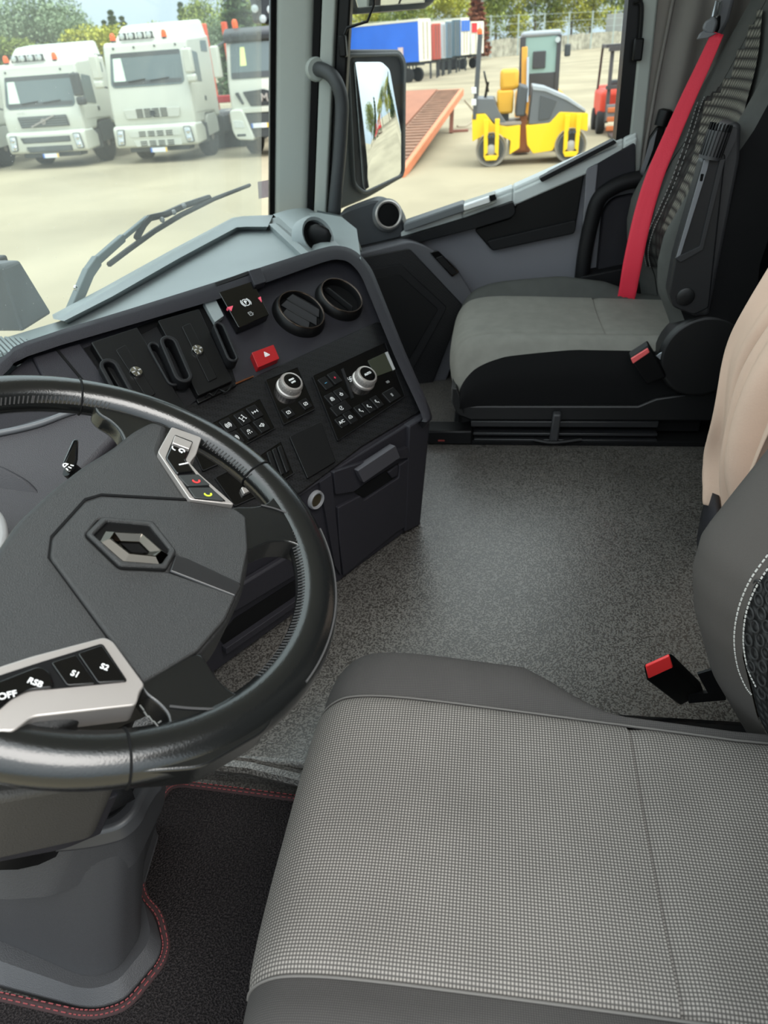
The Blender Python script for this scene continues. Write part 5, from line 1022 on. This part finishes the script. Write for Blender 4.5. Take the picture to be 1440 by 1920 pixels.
inn = zpoly([p*.88+(sum(topp, V((0, 0, 0)))/len(topp))*.12 for p in topp], .453, .014)
obj('pedestal_opening', B().prism([p-V((0, 0, .02)) for p in inn], [p+V((0, 0, .0015)) for p in inn]), M_PIT, SCo)
# column shroud: two shells leaning up to the hub
pa = V((.40, .50, .44)); pb_ = WF.o-WF.n*.045
ax = (pb_-pa).normalized(); u_, w_ = perp(ax)
obj('column_tube', B().lathe([(.075, 0), (.085, .06), (.09, (pb_-pa).length*.8), (.07, (pb_-pa).length)], pa, ax, 24), M_BLK, SCo, ang=60)
sh_ = Fr(WF.o-WF.n*.075, WF.n, WF.u)
plate('upper_shroud', [(40, 1340), (60, 1352), (232, 1330), (236, 1400), (225, 1460), (0, 1500), (-100, 1500), (-100, 1340)], Fr(WF.o-WF.n*.09, WF.n, WF.u), -.10, .02, mat('shroud_plastic', (58, 56, 54), .55, bump=.4, bscale=700), SCo, r=.01, bev=.008, seg=3)
plate('lower_shroud', [(-100, 1480), (0, 1474), (210, 1474), (226, 1490), (150, 1520), (0, 1545), (-100, 1560)], Fr(WF.o-WF.n*.14, WF.n, WF.u), -.06, .02, M_PLA, SCo, r=.01, bev=.01, seg=3)
obj('shroud_gaiter', B().tube([PZ(x, y, .475) for x, y in ((-60, 1552), (0, 1545), (110, 1518), (200, 1490), (240, 1468))], .018, 10), M_PLD, SCo, ang=180)
# stalk
sk = obj('stalk', B().prism([WF.at(x, y, -.02) for x, y in ((117, 868), (137, 823), (147, 824), (146, 862), (140, 884), (126, 888))], [WF.at(x, y, -.035) for x, y in ((117, 868), (137, 823), (147, 824), (146, 862), (140, 884), (126, 888))]), M_GLS, SCo, bev=.003)
strokes('symbol', IC['lamp'], WF, (126, 874), .006, -.0195, M_WHT, sk)
obj('stalk_arm', B().tube([WF.at(130, 880, -.03), WF.at(190, 930, -.06), WF.at(230, 960, -.09)], .009, 10), M_BLK, SCo)
# ================================================================ floor mat
mm_ = thing('floor_mat', 'black carpet mat with dark red stitched edging around the pedestal foot', 'floor mat', (.35, .3, FZ))
MZ = FZ+.012
edge = [PZ(x, y, MZ) for x, y in ((-120, 1850), (0, 1868), (150, 1902), (190, 1902), (240, 1886), (304, 1806), (313, 1775), (300, 1715), (270, 1685), (262, 1640), (268, 1560), (300, 1500), (318, 1476), (340, 1470), (420, 1480), (560, 1498), (700, 1515))]
out_ = [V((.62, -.05, MZ)), V((.3, -.1, MZ)), V((.05, -.1, MZ)), V((.05, .6, MZ))]
e2 = rnd([(p.x, p.y) for p in edge], .015, 4); full = e2+[V((p.x, p.y)) for p in out_]
obj('carpet', B().prism([V((p.x, p.y, FZ+.001)) for p in full], [V((p.x, p.y, MZ)) for p in full]), M_CARP, mm_)
obj('edge_binding', B().tube([V((p.x, p.y, MZ-.002)) for p in e2], .006, 8), M_BND, mm_, ang=180)
b = B()
L = [V((p.x, p.y, MZ+.0042)) for p in e2]; acc = 0
for p, q in zip(L, L[1:]):
    d = q-p; nst = max(1, int(d.length/.009)); sd_ = V((-d.y, d.x, 0)).normalized()*.0028
    for k in range(nst):
        for s in (-1, 1): b.bar(p+d*(k/nst)+sd_*s, p+d*((k+.6)/nst)+sd_*s, .0013, .001)
obj('edge_stitching', b, M_REDT, mm_, kind='stuff')
# ================================================================ seats
def interp(tab, x):
    if x <= tab[0][0]: return tab[0][1]
    for (a, b), (c, d) in zip(tab, tab[1:]):
        if x <= c: return b+(d-b)*(x-a)/(c-a)
    return tab[-1][1]
def cushion(root, xc, yf, zt, mats, far_cut=True, W=1.0, ln=.60, wave=None):
    nose = cr([(.0, -.15), (.010, -.10), (.004, -.05), (-.022, -.016), (-.06, -.002), (-.12, .003), (-.22, .002), (-.36, -.002), (-.48, -.006), (-ln, -.012)], 6)
    near = [(-.262, -.17), (-.276, -.08), (-.262, -.022), (-.236, .006), (-.20, .011), (-.164, -.002)]
    cen = [(-.164, -.002), (-.145, .004), (-.08, -.001), (0, -.003), (.08, -.001), (.145, .004), (.164, -.002)]
    far = [(-x, z) for x, z in near[::-1]]
    def surf(lat, n, cut=0, ends=(1, 1), t0=0, t1=1):
        L = cr(lat, n); rows = []; N = len(nose)
        for i, q in enumerate(nose):
            if not (round(t0*(N-1)) <= i <= round(t1*(N-1))): continue
            row = []
            for j, p in enumerate(L):
                f = min(1, max(0, (-q.x-.27)/.10)) if cut else 0
                x = p.x - (.075*f*max(0, (p.x-.17)/.1) if cut else 0); dz = -.03*f*max(0, (p.x-.17)/.1) if cut else 0
                tt = min(1, max(0, -q.x/.5)); x = x*(1-.10*tt)-.016*tt; dz += wave(p.x, q.x) if wave else 0; fd_ = min(1, max(0, (q.x+.22)/.2))
                row.append(V((xc+x*W, yf+q.x-.035*abs(p.x/.27)**3*fd_, zt+p.y+q.y*(1 if p.y > -.03 else max(0, 1+p.y*8))+dz)))
            rows.append(row)
        return rows
    obj('seat_panel', B().grid(surf(cen, 4, t1=.79)), mats[0], root, ang=180)
    rr = surf(cen, 4, t0=.79); rr[0] = [p-V((0, 0, .004)) for p in rr[0]]
    obj('seat_panel', B().grid(rr), mats[0], root, ang=180)
    obj('bolster', B().grid(surf(near[2:], 4)), mats[1], root, ang=180); obj('bolster', B().grid(surf(far[:4], 4, cut=far_cut)), mats[2], root, ang=180)
    obj('side_skirt', B().grid(surf(near[:3], 4)), mats[3], root, ang=180); obj('side_skirt', B().grid(surf(far[3:], 4, cut=far_cut)), mats[3], root, ang=180)
    return surf(cen, 4), surf(far[:4], 4, cut=far_cut)
def backrest(root, xc, y0, tab, mats, W=1.0, z1=1.2, topw=None, n=52, z0=.30):
    latb = [(.285, -.20), (.292, -.11), (.280, -.03), (.248, -.002), (.205, -.006), (.160, -.034)]
    latc = [(.160, -.036), (.14, -.044), (.09, -.064), (.0, -.072), (-.09, -.064), (-.14, -.044), (-.160, -.036)]
    def surf(lat, k, za=z0, zb=z1):
        L = cr(lat, k); rows = []
        for i in range(n+1):
            z = za+(zb-za)*i/n; f = interp(tab, z); w = interp(topw, z) if topw else 1; dep = interp([(.3, 1), (.75, 1), (1.05, .55), (1.3, .4)], z) if topw else 1
            rows.append([V((xc+p.x*W*w, y0+f+p.y*(dep if p.y > -.09 else 1), z)) for p in L])
        return rows
    mir = lambda P: [(-x, y) for x, y in P]
    cen = surf(latc, 5); obj('back_panel', B().grid(cen), mats[0], root, ang=180)
    bf = surf(latb[2:], 5); obj('back_bolster', B().grid(bf), mats[2], root, ang=180)
    bn = surf(mir(latb[2:]), 5); obj('back_bolster', B().grid(bn), mats[1], root, ang=180)
    tp = [r for r in surf(mir(latb)[:], 2)[-1]]+surf(latb[::-1], 2)[-1]
    obj('back_top', B().prism(tp, [p+V((0, -.012, .018)) for p in tp]), mats[1], root, bev=.006)
    obj('back_side', B().grid(surf(latb[:3], 4)), mats[3], root, ang=180); obj('back_side', B().grid(surf(mir(latb[:3]), 4)), mats[3], root, ang=180)
    return cen, bf, bn, surf
# ---- driver's seat
DS = thing('driver_seat', 'large grey woven driver seat with dark side bolsters filling the near corner', 'seat', (.45, -.05, FZ))
cs_, fs_ = cushion(DS, .45, .215, .42, (M_SEATL, M_SEATD, M_SEATD, M_SEATD))
obj('seat_base', B().box(.26, .64, -.32, .14, FZ, .275), M_BLK, DS, bev=.02)
obj('seat_pan', B().box(.19, .71, -.36, .17, .265, .31), M_BLK, DS, bev=.015)
for j, sx_ in ((-1, .001), (0, -.001)): obj('cushion_seam', B().tube([r[j]+V((sx_, 0, .002)) for r in cs_[10:]], .0014, 6), mat('seam_grey', (96, 93, 90), .85), DS)
b = B(); pts = [PX(x, y, .70) for x, y in ((1082, 1191), (1100, 1200), (1120, 1217), (1142, 1238), (1160, 1258))]
DTAB = [(.28, -.13), (.356, -.085), (.42, -.047), (.517, -.011), (.573, 0), (.62, -.002), (.676, -.026), (.735, -.052), (.85, -.095), (1.0, -.15), (1.2, -.22)]
M_DBK = mat('driver_back_cloth', (82, 78, 75), .9, bump=.3, bscale=1200, spec=.2)
M_HOLE = pattern('pierced_back_cloth', (62, 62, 62), (16, 16, 16), weave(.010, .013, (0, 2)), .85, .6, .003)
cen, bf, bn, dsurf = backrest(DS, .45, -.235, DTAB, (M_HOLE, M_DBK, M_DBK, M_DBK), z1=1.05)
# twin rows of white stitches and embossed rings beside the seam
b = B()
def onseat(xc, y0, tab, x, y, off, lo, hi, topw=None):
    d = ray(x, y); pr = [(0, -.072), (.09, -.064), (.14, -.044), (.160, -.035), (.205, -.006), (.248, -.002), (.280, -.03), (.292, -.11)]
    def g_(t):
        p = CAM+d*t; w = interp(topw, p.z) if topw else 1; dep = interp([(.3, 1), (.75, 1), (1.05, .55), (1.3, .4)], p.z) if topw else 1
        return p.y-(y0+interp(tab, p.z)+interp(pr, abs(p.x-xc)/w)*dep+off)
    lo, hi = lo/d.x, hi/d.x
    for _ in range(40):
        m_ = (lo+hi)/2
        if g_(m_) > 0: lo = m_
        else: hi = m_
    return CAM+d*lo
ondrv = lambda x, y, off=.002: onseat(.45, -.235, DTAB, x, y, off, .40, .74)
for ST_ in ([(1470, 1000), (1440, 1040), (1408, 1085), (1388, 1130), (1378, 1175), (1377, 1215), (1384, 1255), (1398, 1288), (1410, 1304)], [(1470, 1030), (1440, 1066), (1416, 1104), (1400, 1145), (1394, 1185), (1395, 1220), (1403, 1258), (1418, 1290)]):
    line = [ondrv(p.x, p.y) for p in cr(ST_, 5)]
    for p, q in zip(line, line[1:]):
        d = q-p; k = max(1, int(d.length/.0055))
        for j in range(k): b.bar(p+d*(j/k), p+d*((j+.62)/k), .0014, .0012, (0, 1, 0))
obj('white_stitching', b, M_WTH, DS, kind='stuff')
b = B()
for i in range(13):
    for j in range(6):
        py = 1000+25*i; px = 1404+22*j+11*(i % 2)+interp([(1000, 56), (1066, 36), (1104, 14), (1145, 2), (1220, -2), (1258, 6), (1300, 24)], py)
        p = ondrv(px, py, .001); b.tube([V((p.x+.0062*cos(t), p.y+.006*cos(t)*(.3 if p.x > .55 else .1), p.z+.0066*sin(t))) for t in [2*pi*k/12 for k in range(12)]], .0012, 5, closed=True)
obj('embossed_ring', b, mat('embossed_cloth', (40, 40, 40), .8), DS, kind='stuff')
# back shell
P = [(.74, -.42, .30), (.745, -.29, .42), (.745, -.27, .60), (.742, -.30, .735), (.74, -.40, 1.05), (.74, -.52, 1.05), (.74, -.46, .6)]
obj('back_shell', B().ext([V((.175, p[1]-.135, p[2])) for p in P], (.55, 0, 0)), M_BLK, DS, bev=.02, seg=3)
qa = [PX(x, y, .745) for x, y in ((1203, 1247), (1260, 1221), (1269, 1250), (1210, 1277))]; qb = [PX(x, y, .785) for x, y in ((1262, 1300), (1314, 1276), (1324, 1298), (1274, 1326))]
bk = obj('buckle', B().prism(qa, qb), M_BLK, DS, bev=.005, seg=3)
qc = sum(qa, V((0, 0, 0)))/4; qn = (qa[1]-qa[0]).cross(qa[3]-qa[0]).normalized(); qn = qn if qn.dot(CAM-qc) > 0 else -qn
obj('release_button', B().prism([qc+(p-qc)*.80+qn*-.002 for p in qa], [qc+(p-qc)*.78+qn*.0025 for p in qa]), M_BUC, bk, bev=.0015)
obj('buckle_stalk', B().bar(PX(1290, 1308, .78), PX(1360, 1302, .78), .018, .006, (1, 0, 0)).bar(PX(1322, 1258, .765), PX(1345, 1300, .765), .022, .004, (1, 0, 0)), M_PLD, bk)
# ---- passenger seat
PS = thing('passenger_seat', 'grey and black passenger seat with folded up armrests across the cab', 'seat', (1.94, -.2, TZ))
M_SDK = mat('black_base_plastic', (16, 16, 17), .45)
cushion(PS, 1.945, .105, .475, (M_SEATP, M_SEATP, M_SEATQ, M_SEATB), far_cut=False, wave=lambda a, q: (interp([(-.6, .012), (-.3, .014), (-.12, -.004), (0, -.03)], q)*min(1, (-a-.2)/.062) if a < -.2 else interp([(-.52, -.01), (-.42, .022), (-.30, .034), (-.1, .014), (0, 0)], q)*min(1, (a-.165)/.04) if a > .165 else 0))
base = obj('seat_tray', B().prism([(1.675, .10, .335), (1.675, .085, .30), (1.675, .05, .285), (1.675, -.55, .285), (1.675, -.55, .37), (1.675, -.40, .345), (1.675, -.36, .325), (1.675, .05, .325), (1.675, .075, .345), (1.675, .085, .375), (1.675, .10, .375)], [(2.21, .10, .335), (2.21, .085, .30), (2.21, .05, .285), (2.21, -.55, .285), (2.21, -.55, .37), (2.21, -.40, .345), (2.21, -.36, .325), (2.21, .05, .325), (2.21, .075, .345), (2.21, .085, .375), (2.21, .10, .375)]), M_SDK, PS, bev=.004)
obj('seat_frame', B().box(1.70, 2.18, -.52, .04, .245, .29), M_PIT, PS)
for z, h, x in ((.268, .016, 1.672), (.245, .008, 1.668), (.232, .005, 1.664)): obj('slide_rail', B().box(x, x+.03, -.42+.02*z, .05-.2*(.27-z), z, z+h), mat('worn_black_rail', (30, 30, 32), .4), PS, bev=.002)
obj('floor_plate', B().box(1.662, 2.2, -.56, .10, TZ, .234), M_PIT, PS, bev=.003)
obj('front_bracket', B().box(1.66, 1.72, .045, .165, TZ, .262), M_BLK, PS, bev=.006)
obj('warning_label', B().box(1.6585, 1.661, .118, .135, .232, .236), mat('dull_red_label', (120, 44, 40), .6), PS)
obj('slide_lever', B().prism([(1.655, -.155, .31), (1.655, -.175, .31), (1.655, -.172, .235), (1.655, -.150, .235)], [(1.672, -.155, .315), (1.672, -.175, .315), (1.672, -.172, .235), (1.672, -.150, .235)]), mat('lever_grey', (44, 44, 46), .5), PS, bev=.004)
obj('lever_bow', B().tube(cr([(1.66, -.11, .238), (1.655, -.16, .233), (1.66, -.23, .24)], 5), .005, 6), M_BLK, PS)
PTAB = [(.42, -.075), (.526, -.045), (.60, -.008), (.66, 0), (.72, -.006), (.816, -.05), (.923, -.118), (1.022, -.165), (1.15, -.215), (1.32, -.27)]
PTW = [(.42, 1), (.75, 1), (.9, .97), (1.05, .88), (1.18, .74), (1.32, .64)]
M_DIMP = pattern('dimpled_back_cloth', (52, 52, 50), (20, 20, 20), weave(.022, .034, (0, 2)), .85, .6, .004)
cen, bf, bn, psurf = backrest(PS, 1.945, -.365, PTAB, (M_SEATQ, M_SEATQ, M_SEATQ, M_SEATB), z1=1.32, topw=PTW, z0=.42)
lat = [(-.135, -.040), (-.09, -.056), (-.04, -.062), (.01, -.066)]
def onback(x, y, off=.004):
    d = ray(x, y); lo, hi = 1.2, 3.0
    g_ = lambda t: (CAM+d*t).y-(-.365+interp(PTAB, (CAM+d*t).z)-.064*interp([(.3, 1), (.75, 1), (1.05, .55), (1.3, .4)], (CAM+d*t).z)+off)
    for _ in range(40):
        m_ = (lo+hi)/2
        if g_(m_) > 0: lo = m_
        else: hi = m_
    return CAM+d*lo
onback = lambda x, y, off=.004: onseat(1.945, -.365, PTAB, x, y, off, 1.80, 2.35, PTW)
RL = cr([(1374, 16), (1342, 105), (1322, 190), (1300, 290), (1276, 350), (1240, 430)], 6); RR = cr([(1430, 18), (1420, 110), (1400, 190), (1372, 290), (1340, 380), (1290, 470)], 6)
obj('ribbed_panel', B().grid([[onback(*(a*(1-k/6)+c*(k/6)), .010) for k in range(7)] for a, c in zip(RL, RR)]), M_STRP, PS, ang=180)
DLP = cr([(1346, 148), (1322, 166), (1308, 192), (1290, 250), (1262, 330), (1236, 390), (1217, 432), (1208, 470), (1212, 500)], 8)
obj('dimpled_panel', B().grid([[onback(*(a*(1-k/6)+c*(k/6)), .005) for k in range(7)] for a, c in zip(DLP, cr([(1362, 140), (1356, 166), (1346, 192), (1330, 250), (1310, 330), (1290, 390), (1270, 432), (1255, 470), (1250, 500)], 8))]), M_DIMP, PS, ang=180)
b = B()
for s in (0, 9):
    line = [onback(p.x+s*.8, p.y+s*.25, .009) for p in DLP]
    for p, q in zip(line, line[1:]):
        d = q-p; k = max(1, int(d.length/.011))
        for j in range(k): b.bar(p+d*(j/k), p+d*((j+.6)/k), .0018, .0016, (0, 1, 0))
obj('pale_stitching', b, mat('pale_thread', (150, 150, 148), .8), PS, kind='stuff')
def armrest(X, dpx=0, full=True):
    f_ = Fr((X, -.4, .7), (-1, 0, 0), (0, -1, 0)); o = thing
    def ap(name, pix, h0, h1, m, parent=PS, r=.006, bev=.004, **kw): return plate(name, pix, f_, h0, h1, m, parent, r=r, bev=bev, **kw)
    a = ap('armrest', [(1318, 300), (1332, 292), (1362, 288), (1330, 578), (1300, 592), (1262, 576), (1254, 548), (1266, 482)], -.03, .012, mat('armrest_black', (26, 26, 28), .5), r=.008)
    ap('armrest_strip', [(1321, 300), (1331, 296), (1326, 318), (1276, 478), (1268, 484)], .0, .015, mat('armrest_grey_edge', (120, 122, 126), .45), parent=a, r=.002, bev=.002)
    ap('strip_hole', [(1314, 326), (1320, 326), (1317, 340), (1312, 340)], .014, .0156, M_PIT, parent=a, r=.002, bev=0)
    ap('armrest_ridge', [(1350, 300), (1360, 298), (1318, 468), (1276, 492), (1266, 484), (1312, 462)], .01, .017, mat('armrest_ridge', (44, 44, 46), .5), parent=a, r=.002, bev=.003)
    p, q = PX(1330, 298, X-.006), PX(1346, 252, X-.006); k = obj('adjuster_knob', B().lathe([(.021, 0), (.022, .05), (.020, (q-p).length*.92), (.010, (q-p).length)], p, q-p, 20), mat('knob_grey', (58, 58, 60), .45), a)
    b = B(); d = (q-p).normalized(); u, w = perp(d)
    for i in range(20): t = 2*pi*i/20; e = u*cos(t)+w*sin(t); b.bar(p+e*.0208+d*.006, p+e*.0205+d*.062, .0022, .003, e)
    obj('knob_rib', b, M_BLK, k, kind='stuff')
    ap('armrest_outer', [(1350, 262), (1362, 236), (1380, 228), (1391, 234), (1388, 300), (1330, 592), (1296, 594), (1345, 300)], -.09, -.012, mat('armrest_outer', (48, 48, 50), .5), parent=a, r=.01, bev=.008, seg=3)
    ap('armrest_tip', [(1360, 262), (1368, 240), (1383, 240), (1380, 262), (1352, 320)], -.012, .008, mat('armrest_outer', (48, 48, 50), .5), parent=a, r=.004)
    obj('pivot_cap', B().lathe([(.019, -.004), (.019, .003), (.016, .005), (.004, .0055)], PX(1285, 556, X-.013), (-1, 0, 0), 22), M_SDK, a)
armrest(1.635)
fa = obj('armrest', B().prism([PX(x, y, 2.245) for x, y in ((1216, 262), (1232, 238), (1250, 232), (1236, 300), (1205, 420), (1190, 420))], [PX(x, y, 2.245)+V((.02, 0, 0)) for x, y in ((1216, 262), (1232, 238), (1250, 232), (1236, 300), (1205, 420), (1190, 420))]), M_BLK, PS, bev=.005)
p, q = PX(1240, 236, 2.235), PX(1250, 204, 2.235); obj('adjuster_knob', B().lathe([(.019, 0), (.020, .03), (.019, (q-p).length*.9), (.01, (q-p).length)], p, q-p, 16), M_BLK, fa)
obj('armrest_strip', B().prism([PX(x, y, 2.24) for x, y in ((1220, 262), (1232, 245), (1224, 280), (1206, 330), (1200, 326))], [PX(x, y, 2.24)+V((.004, 0, 0)) for x, y in ((1220, 262), (1232, 245), (1224, 280), (1206, 330), (1200, 326))]), mat('armrest_grey_edge', (120, 122, 126), .45), fa)
rc = obj('recliner_cover', B().lathe([(.10, -.05), (.10, .0), (.092, .008), (.02, .010)], PX(1318, 668, 1.66), (-1, 0, .0), 40), M_SDK, PS, bev=.003)
obj('height_dial', B().lathe([(.050, -.01), (.050, .004), (.043, .008), (.040, .003), (.01, .003)], PX(1352, 538, 1.70), (-1, -.1, 0), 26), M_BLK, PS)
bk = obj('buckle', B().prism([PX(x, y, 1.645) for x, y in ((1180, 672), (1217, 648), (1246, 698), (1250, 708), (1212, 722))], [PX(x, y, 1.645)+V((.028, 0, .004)) for x, y in ((1180, 672), (1217, 648), (1246, 698), (1250, 708), (1212, 722))]), M_BLK, PS, bev=.004)
Q = [PX(x, y, 1.643) for x, y in ((1183, 673), (1215, 653), (1219, 661), (1187, 683))]
obj('release_button', B().prism(Q, [p+V((.02, .002, .004)) for p in Q]), mat('faded_red_button', (226, 96, 96), .45), bk, bev=.002)
Q = [PX(x, y, 1.655) for x, y in ((1230, 668), (1252, 652), (1266, 664), (1244, 680))]
obj('buckle_tongue', B().prism(Q, [p+V((.004, 0, 0)) for p in Q]), mat('steel_tongue', (170, 176, 182), .35, metal=.7), bk, bev=.001)
# ---- red seat belt
SB = thing('seat_belt', 'bright red seat belt hanging from the pillar guide down beside the passenger seat', 'seat belt', PX(1345, 60, 2.16))
C_ = [(1346, 62, 2.15), (1322, 116, 2.14), (1290, 185, 2.13), (1258, 258, 2.11), (1228, 330, 2.09), (1208, 395, 2.08), (1194, 455, 2.07), (1184, 505, 2.07), (1177, 545, 2.08), (1172, 566, 2.09)]
pts = cr([PX(*c) for c in C_], 6); rows = []
for i, p in enumerate(pts):
    d = (pts[min(i+1, len(pts)-1)]-pts[max(i-1, 0)]).normalized(); vw = (CAM-p).normalized(); w = d.cross(vw).normalized(); w = (w*.96+V((0, 0, 0))).normalized()
    wd = interp([(0, .028), (.12, .032), (.5, .046), (.75, .049), (1, .046)], i/(len(pts)-1)); nn = w.cross(d).normalized()
    rows.append([p+w*wd*(k/6-.5)+nn*.0015*cos(k*pi*1.0) for k in range(7)])
obj('webbing', B().grid(rows), M_BLT, SB, solid=.0018, ang=180)
BX = 2.17
obj('guide_plate', B().prism([PX(x, y, BX) for x, y in ((1318, 76), (1300, 62), (1304, 58), (1332, 58), (1336, 66))] if False else [PX(x, y, 2.155) for x, y in ((1306, 74), (1312, 62), (1326, 54), (1328, 68))], [PX(x, y, 2.165) for x, y in ((1306, 74), (1312, 62), (1326, 54), (1328, 68))]), mat('belt_guide_grey', (120, 122, 126), .5), SB, bev=.003)
obj('belt_stop', B().prism([PX(x, y, 2.145) for x, y in ((1306, 74), (1316, 60), (1345, 62), (1326, 72))], [PX(x, y, 2.16) for x, y in ((1306, 74), (1316, 60), (1345, 62), (1326, 72))]), mat('belt_guide_grey', (120, 122, 126), .5), SB, bev=.002)
an = obj('anchor_cover', B().prism(rnd3 if False else [PX(x, y, 2.22) for x, y in ((1382, -20), (1366, 40), (1348, 72), (1330, 82), (1322, 72), (1336, 20), (1360, -20))], [PX(x, y, 2.20) for x, y in ((1382, -20), (1366, 40), (1348, 72), (1330, 82), (1322, 72), (1336, 20), (1360, -20))]), mat('anchor_grey', (112, 112, 116), .45), SB, bev=.008)
obj('anchor_loop', B().tube([PX(x, y, 2.185) for x, y in ((1338, 30), (1344, 2), (1352, 2), (1346, 34))], .004, 6, closed=True), M_CHR, SB)
obj('guide_body', B().prism([PX(x, y, 2.175) for x, y in ((1316, 54), (1322, 40), (1340, 30), (1346, 40), (1338, 66), (1326, 64))], [PX(x, y, 2.15) for x, y in ((1316, 54), (1322, 40), (1340, 30), (1346, 40), (1338, 66), (1326, 64))]), mat('belt_guide_grey', (120, 122, 126), .5), SB, bev=.005)
obj('black_block', B().prism([PX(x, y, 2.185) for x, y in ((1340, 36), (1352, 26), (1350, 54), (1338, 72), (1328, 68))], [PX(x, y, 2.155) for x, y in ((1340, 36), (1352, 26), (1350, 54), (1338, 72), (1328, 68))]), M_BLK, SB, bev=.006)
obj('floor_anchor', B().bar(PX(1172, 562, 2.09), PX(1168, 610, 2.12), .03, .012, (1, 0, 0)), M_BLK, SB)
# ---- curtain
CT = thing('curtain', 'drawn grey curtain hanging behind the passenger window pillar', 'curtain', PX(1230, 100, 2.26))
rows = []
for i in range(22):
    a = i/21; z = 1.75-1.35*a; row = []
    yl = interp([(.40, -.388), (.6, -.394), (.8, -.403), (1.0, -.414), (1.2, -.431), (1.75, -.46)], z)
    for k in range(40):
        q = k/39; y = yl-.34*q; row.append(V((2.256+.009*sin(q*26+a*1.5)*min(1, q*6)+.005*sin(q*11+a*3), y, z)))
    rows.append(row)
obj('cloth', B().grid(rows), M_CURT, CT, solid=.003, ang=180)
obj('hem', B().tube([r[0]+V((-.003, 0, 0)) for r in rows], .0045, 6), M_CURT, CT, ang=180)
# ---- bunk behind the seats with the beige sheet over it
BK = thing('bunk_locker', 'dark bunk locker with a curved front pocket behind the seats', 'locker', (1.3, -.7, TZ))
bp_ = [PZ(x, y, TZ) for x, y in ((1300, 1060), (1303, 990), (1312, 930), (1322, 880), (1326, 834))]
bpt = [PX(x, y, X) for x, y, X in ((1302, 960, 1.2), (1306, 930, 1.25), (1314, 880, 1.36), (1322, 830, 1.5), (1330, 760, 1.66))]
obj('locker_body', B().prism([(.9, -.56, TZ), (1.62, -.60, TZ), (1.62, -1.1, TZ), (.9, -1.1, TZ)], [(.9, -.56, .60), (1.62, -.60, .60), (1.62, -1.1, .60), (.9, -1.1, .60)]), M_PIT, BK, bev=.01)
fw_ = []
for z in (TZ, .29, .33):
    fw_.append([V((x, y-.01*(z-TZ)/.1, z)) for x, y in ((1.0, -.41), (1.15, -.41), (1.26, -.43), (1.36, -.462), (1.46, -.50), (1.58, -.55))])
obj('front_pocket', B().grid(fw_), M_PLA, BK, solid=.012, ang=180)
ST = thing('bed_sheet', 'crumpled beige sheet draped over the bunk behind the driver seat', 'sheet', (1.3, -.5, .5))
rows = []
RN = random.Random(4)
prof = [(-.95, .86), (-.80, .88), (-.62, .86), (-.52, .81), (-.468, .73), (-.435, .63), (-.428, .52), (-.432, .43), (-.446, .35), (-.462, .29)]
PR = cr(prof, 5)
for i, p in enumerate(PR):
    row = []; a = i/(len(PR)-1)
    for k in range(44):
        q = k/43; x = 1.02+.32*q
        wv = .022*sin(q*17+a*1.5)*min(1, a*1.6)+.015*sin(q*37+a*4+.6*sin(a*7))*min(1, a*1.3) + .010*sin(a*9+q*5)+.005*sin(q*71+a*9)*a
        edge_ = .028*sin(a*9.0)+.014*sin(a*23+1); x += edge_*q**3
        hem = .05*(1-q)*max(0, (a-.75)/.25)
        row.append(V((x+(.20*max(0, .5-a))*q, p.x+wv-.10*max(0, q-.8)*5*.25, p.y+hem+.010*sin(q*13+a*6)+.01*sin(q*31-a*11)*.4)))
    rows.append(row)
obj('cloth', B().grid(rows), M_SHT, ST, solid=.004, ang=180, sub=1)
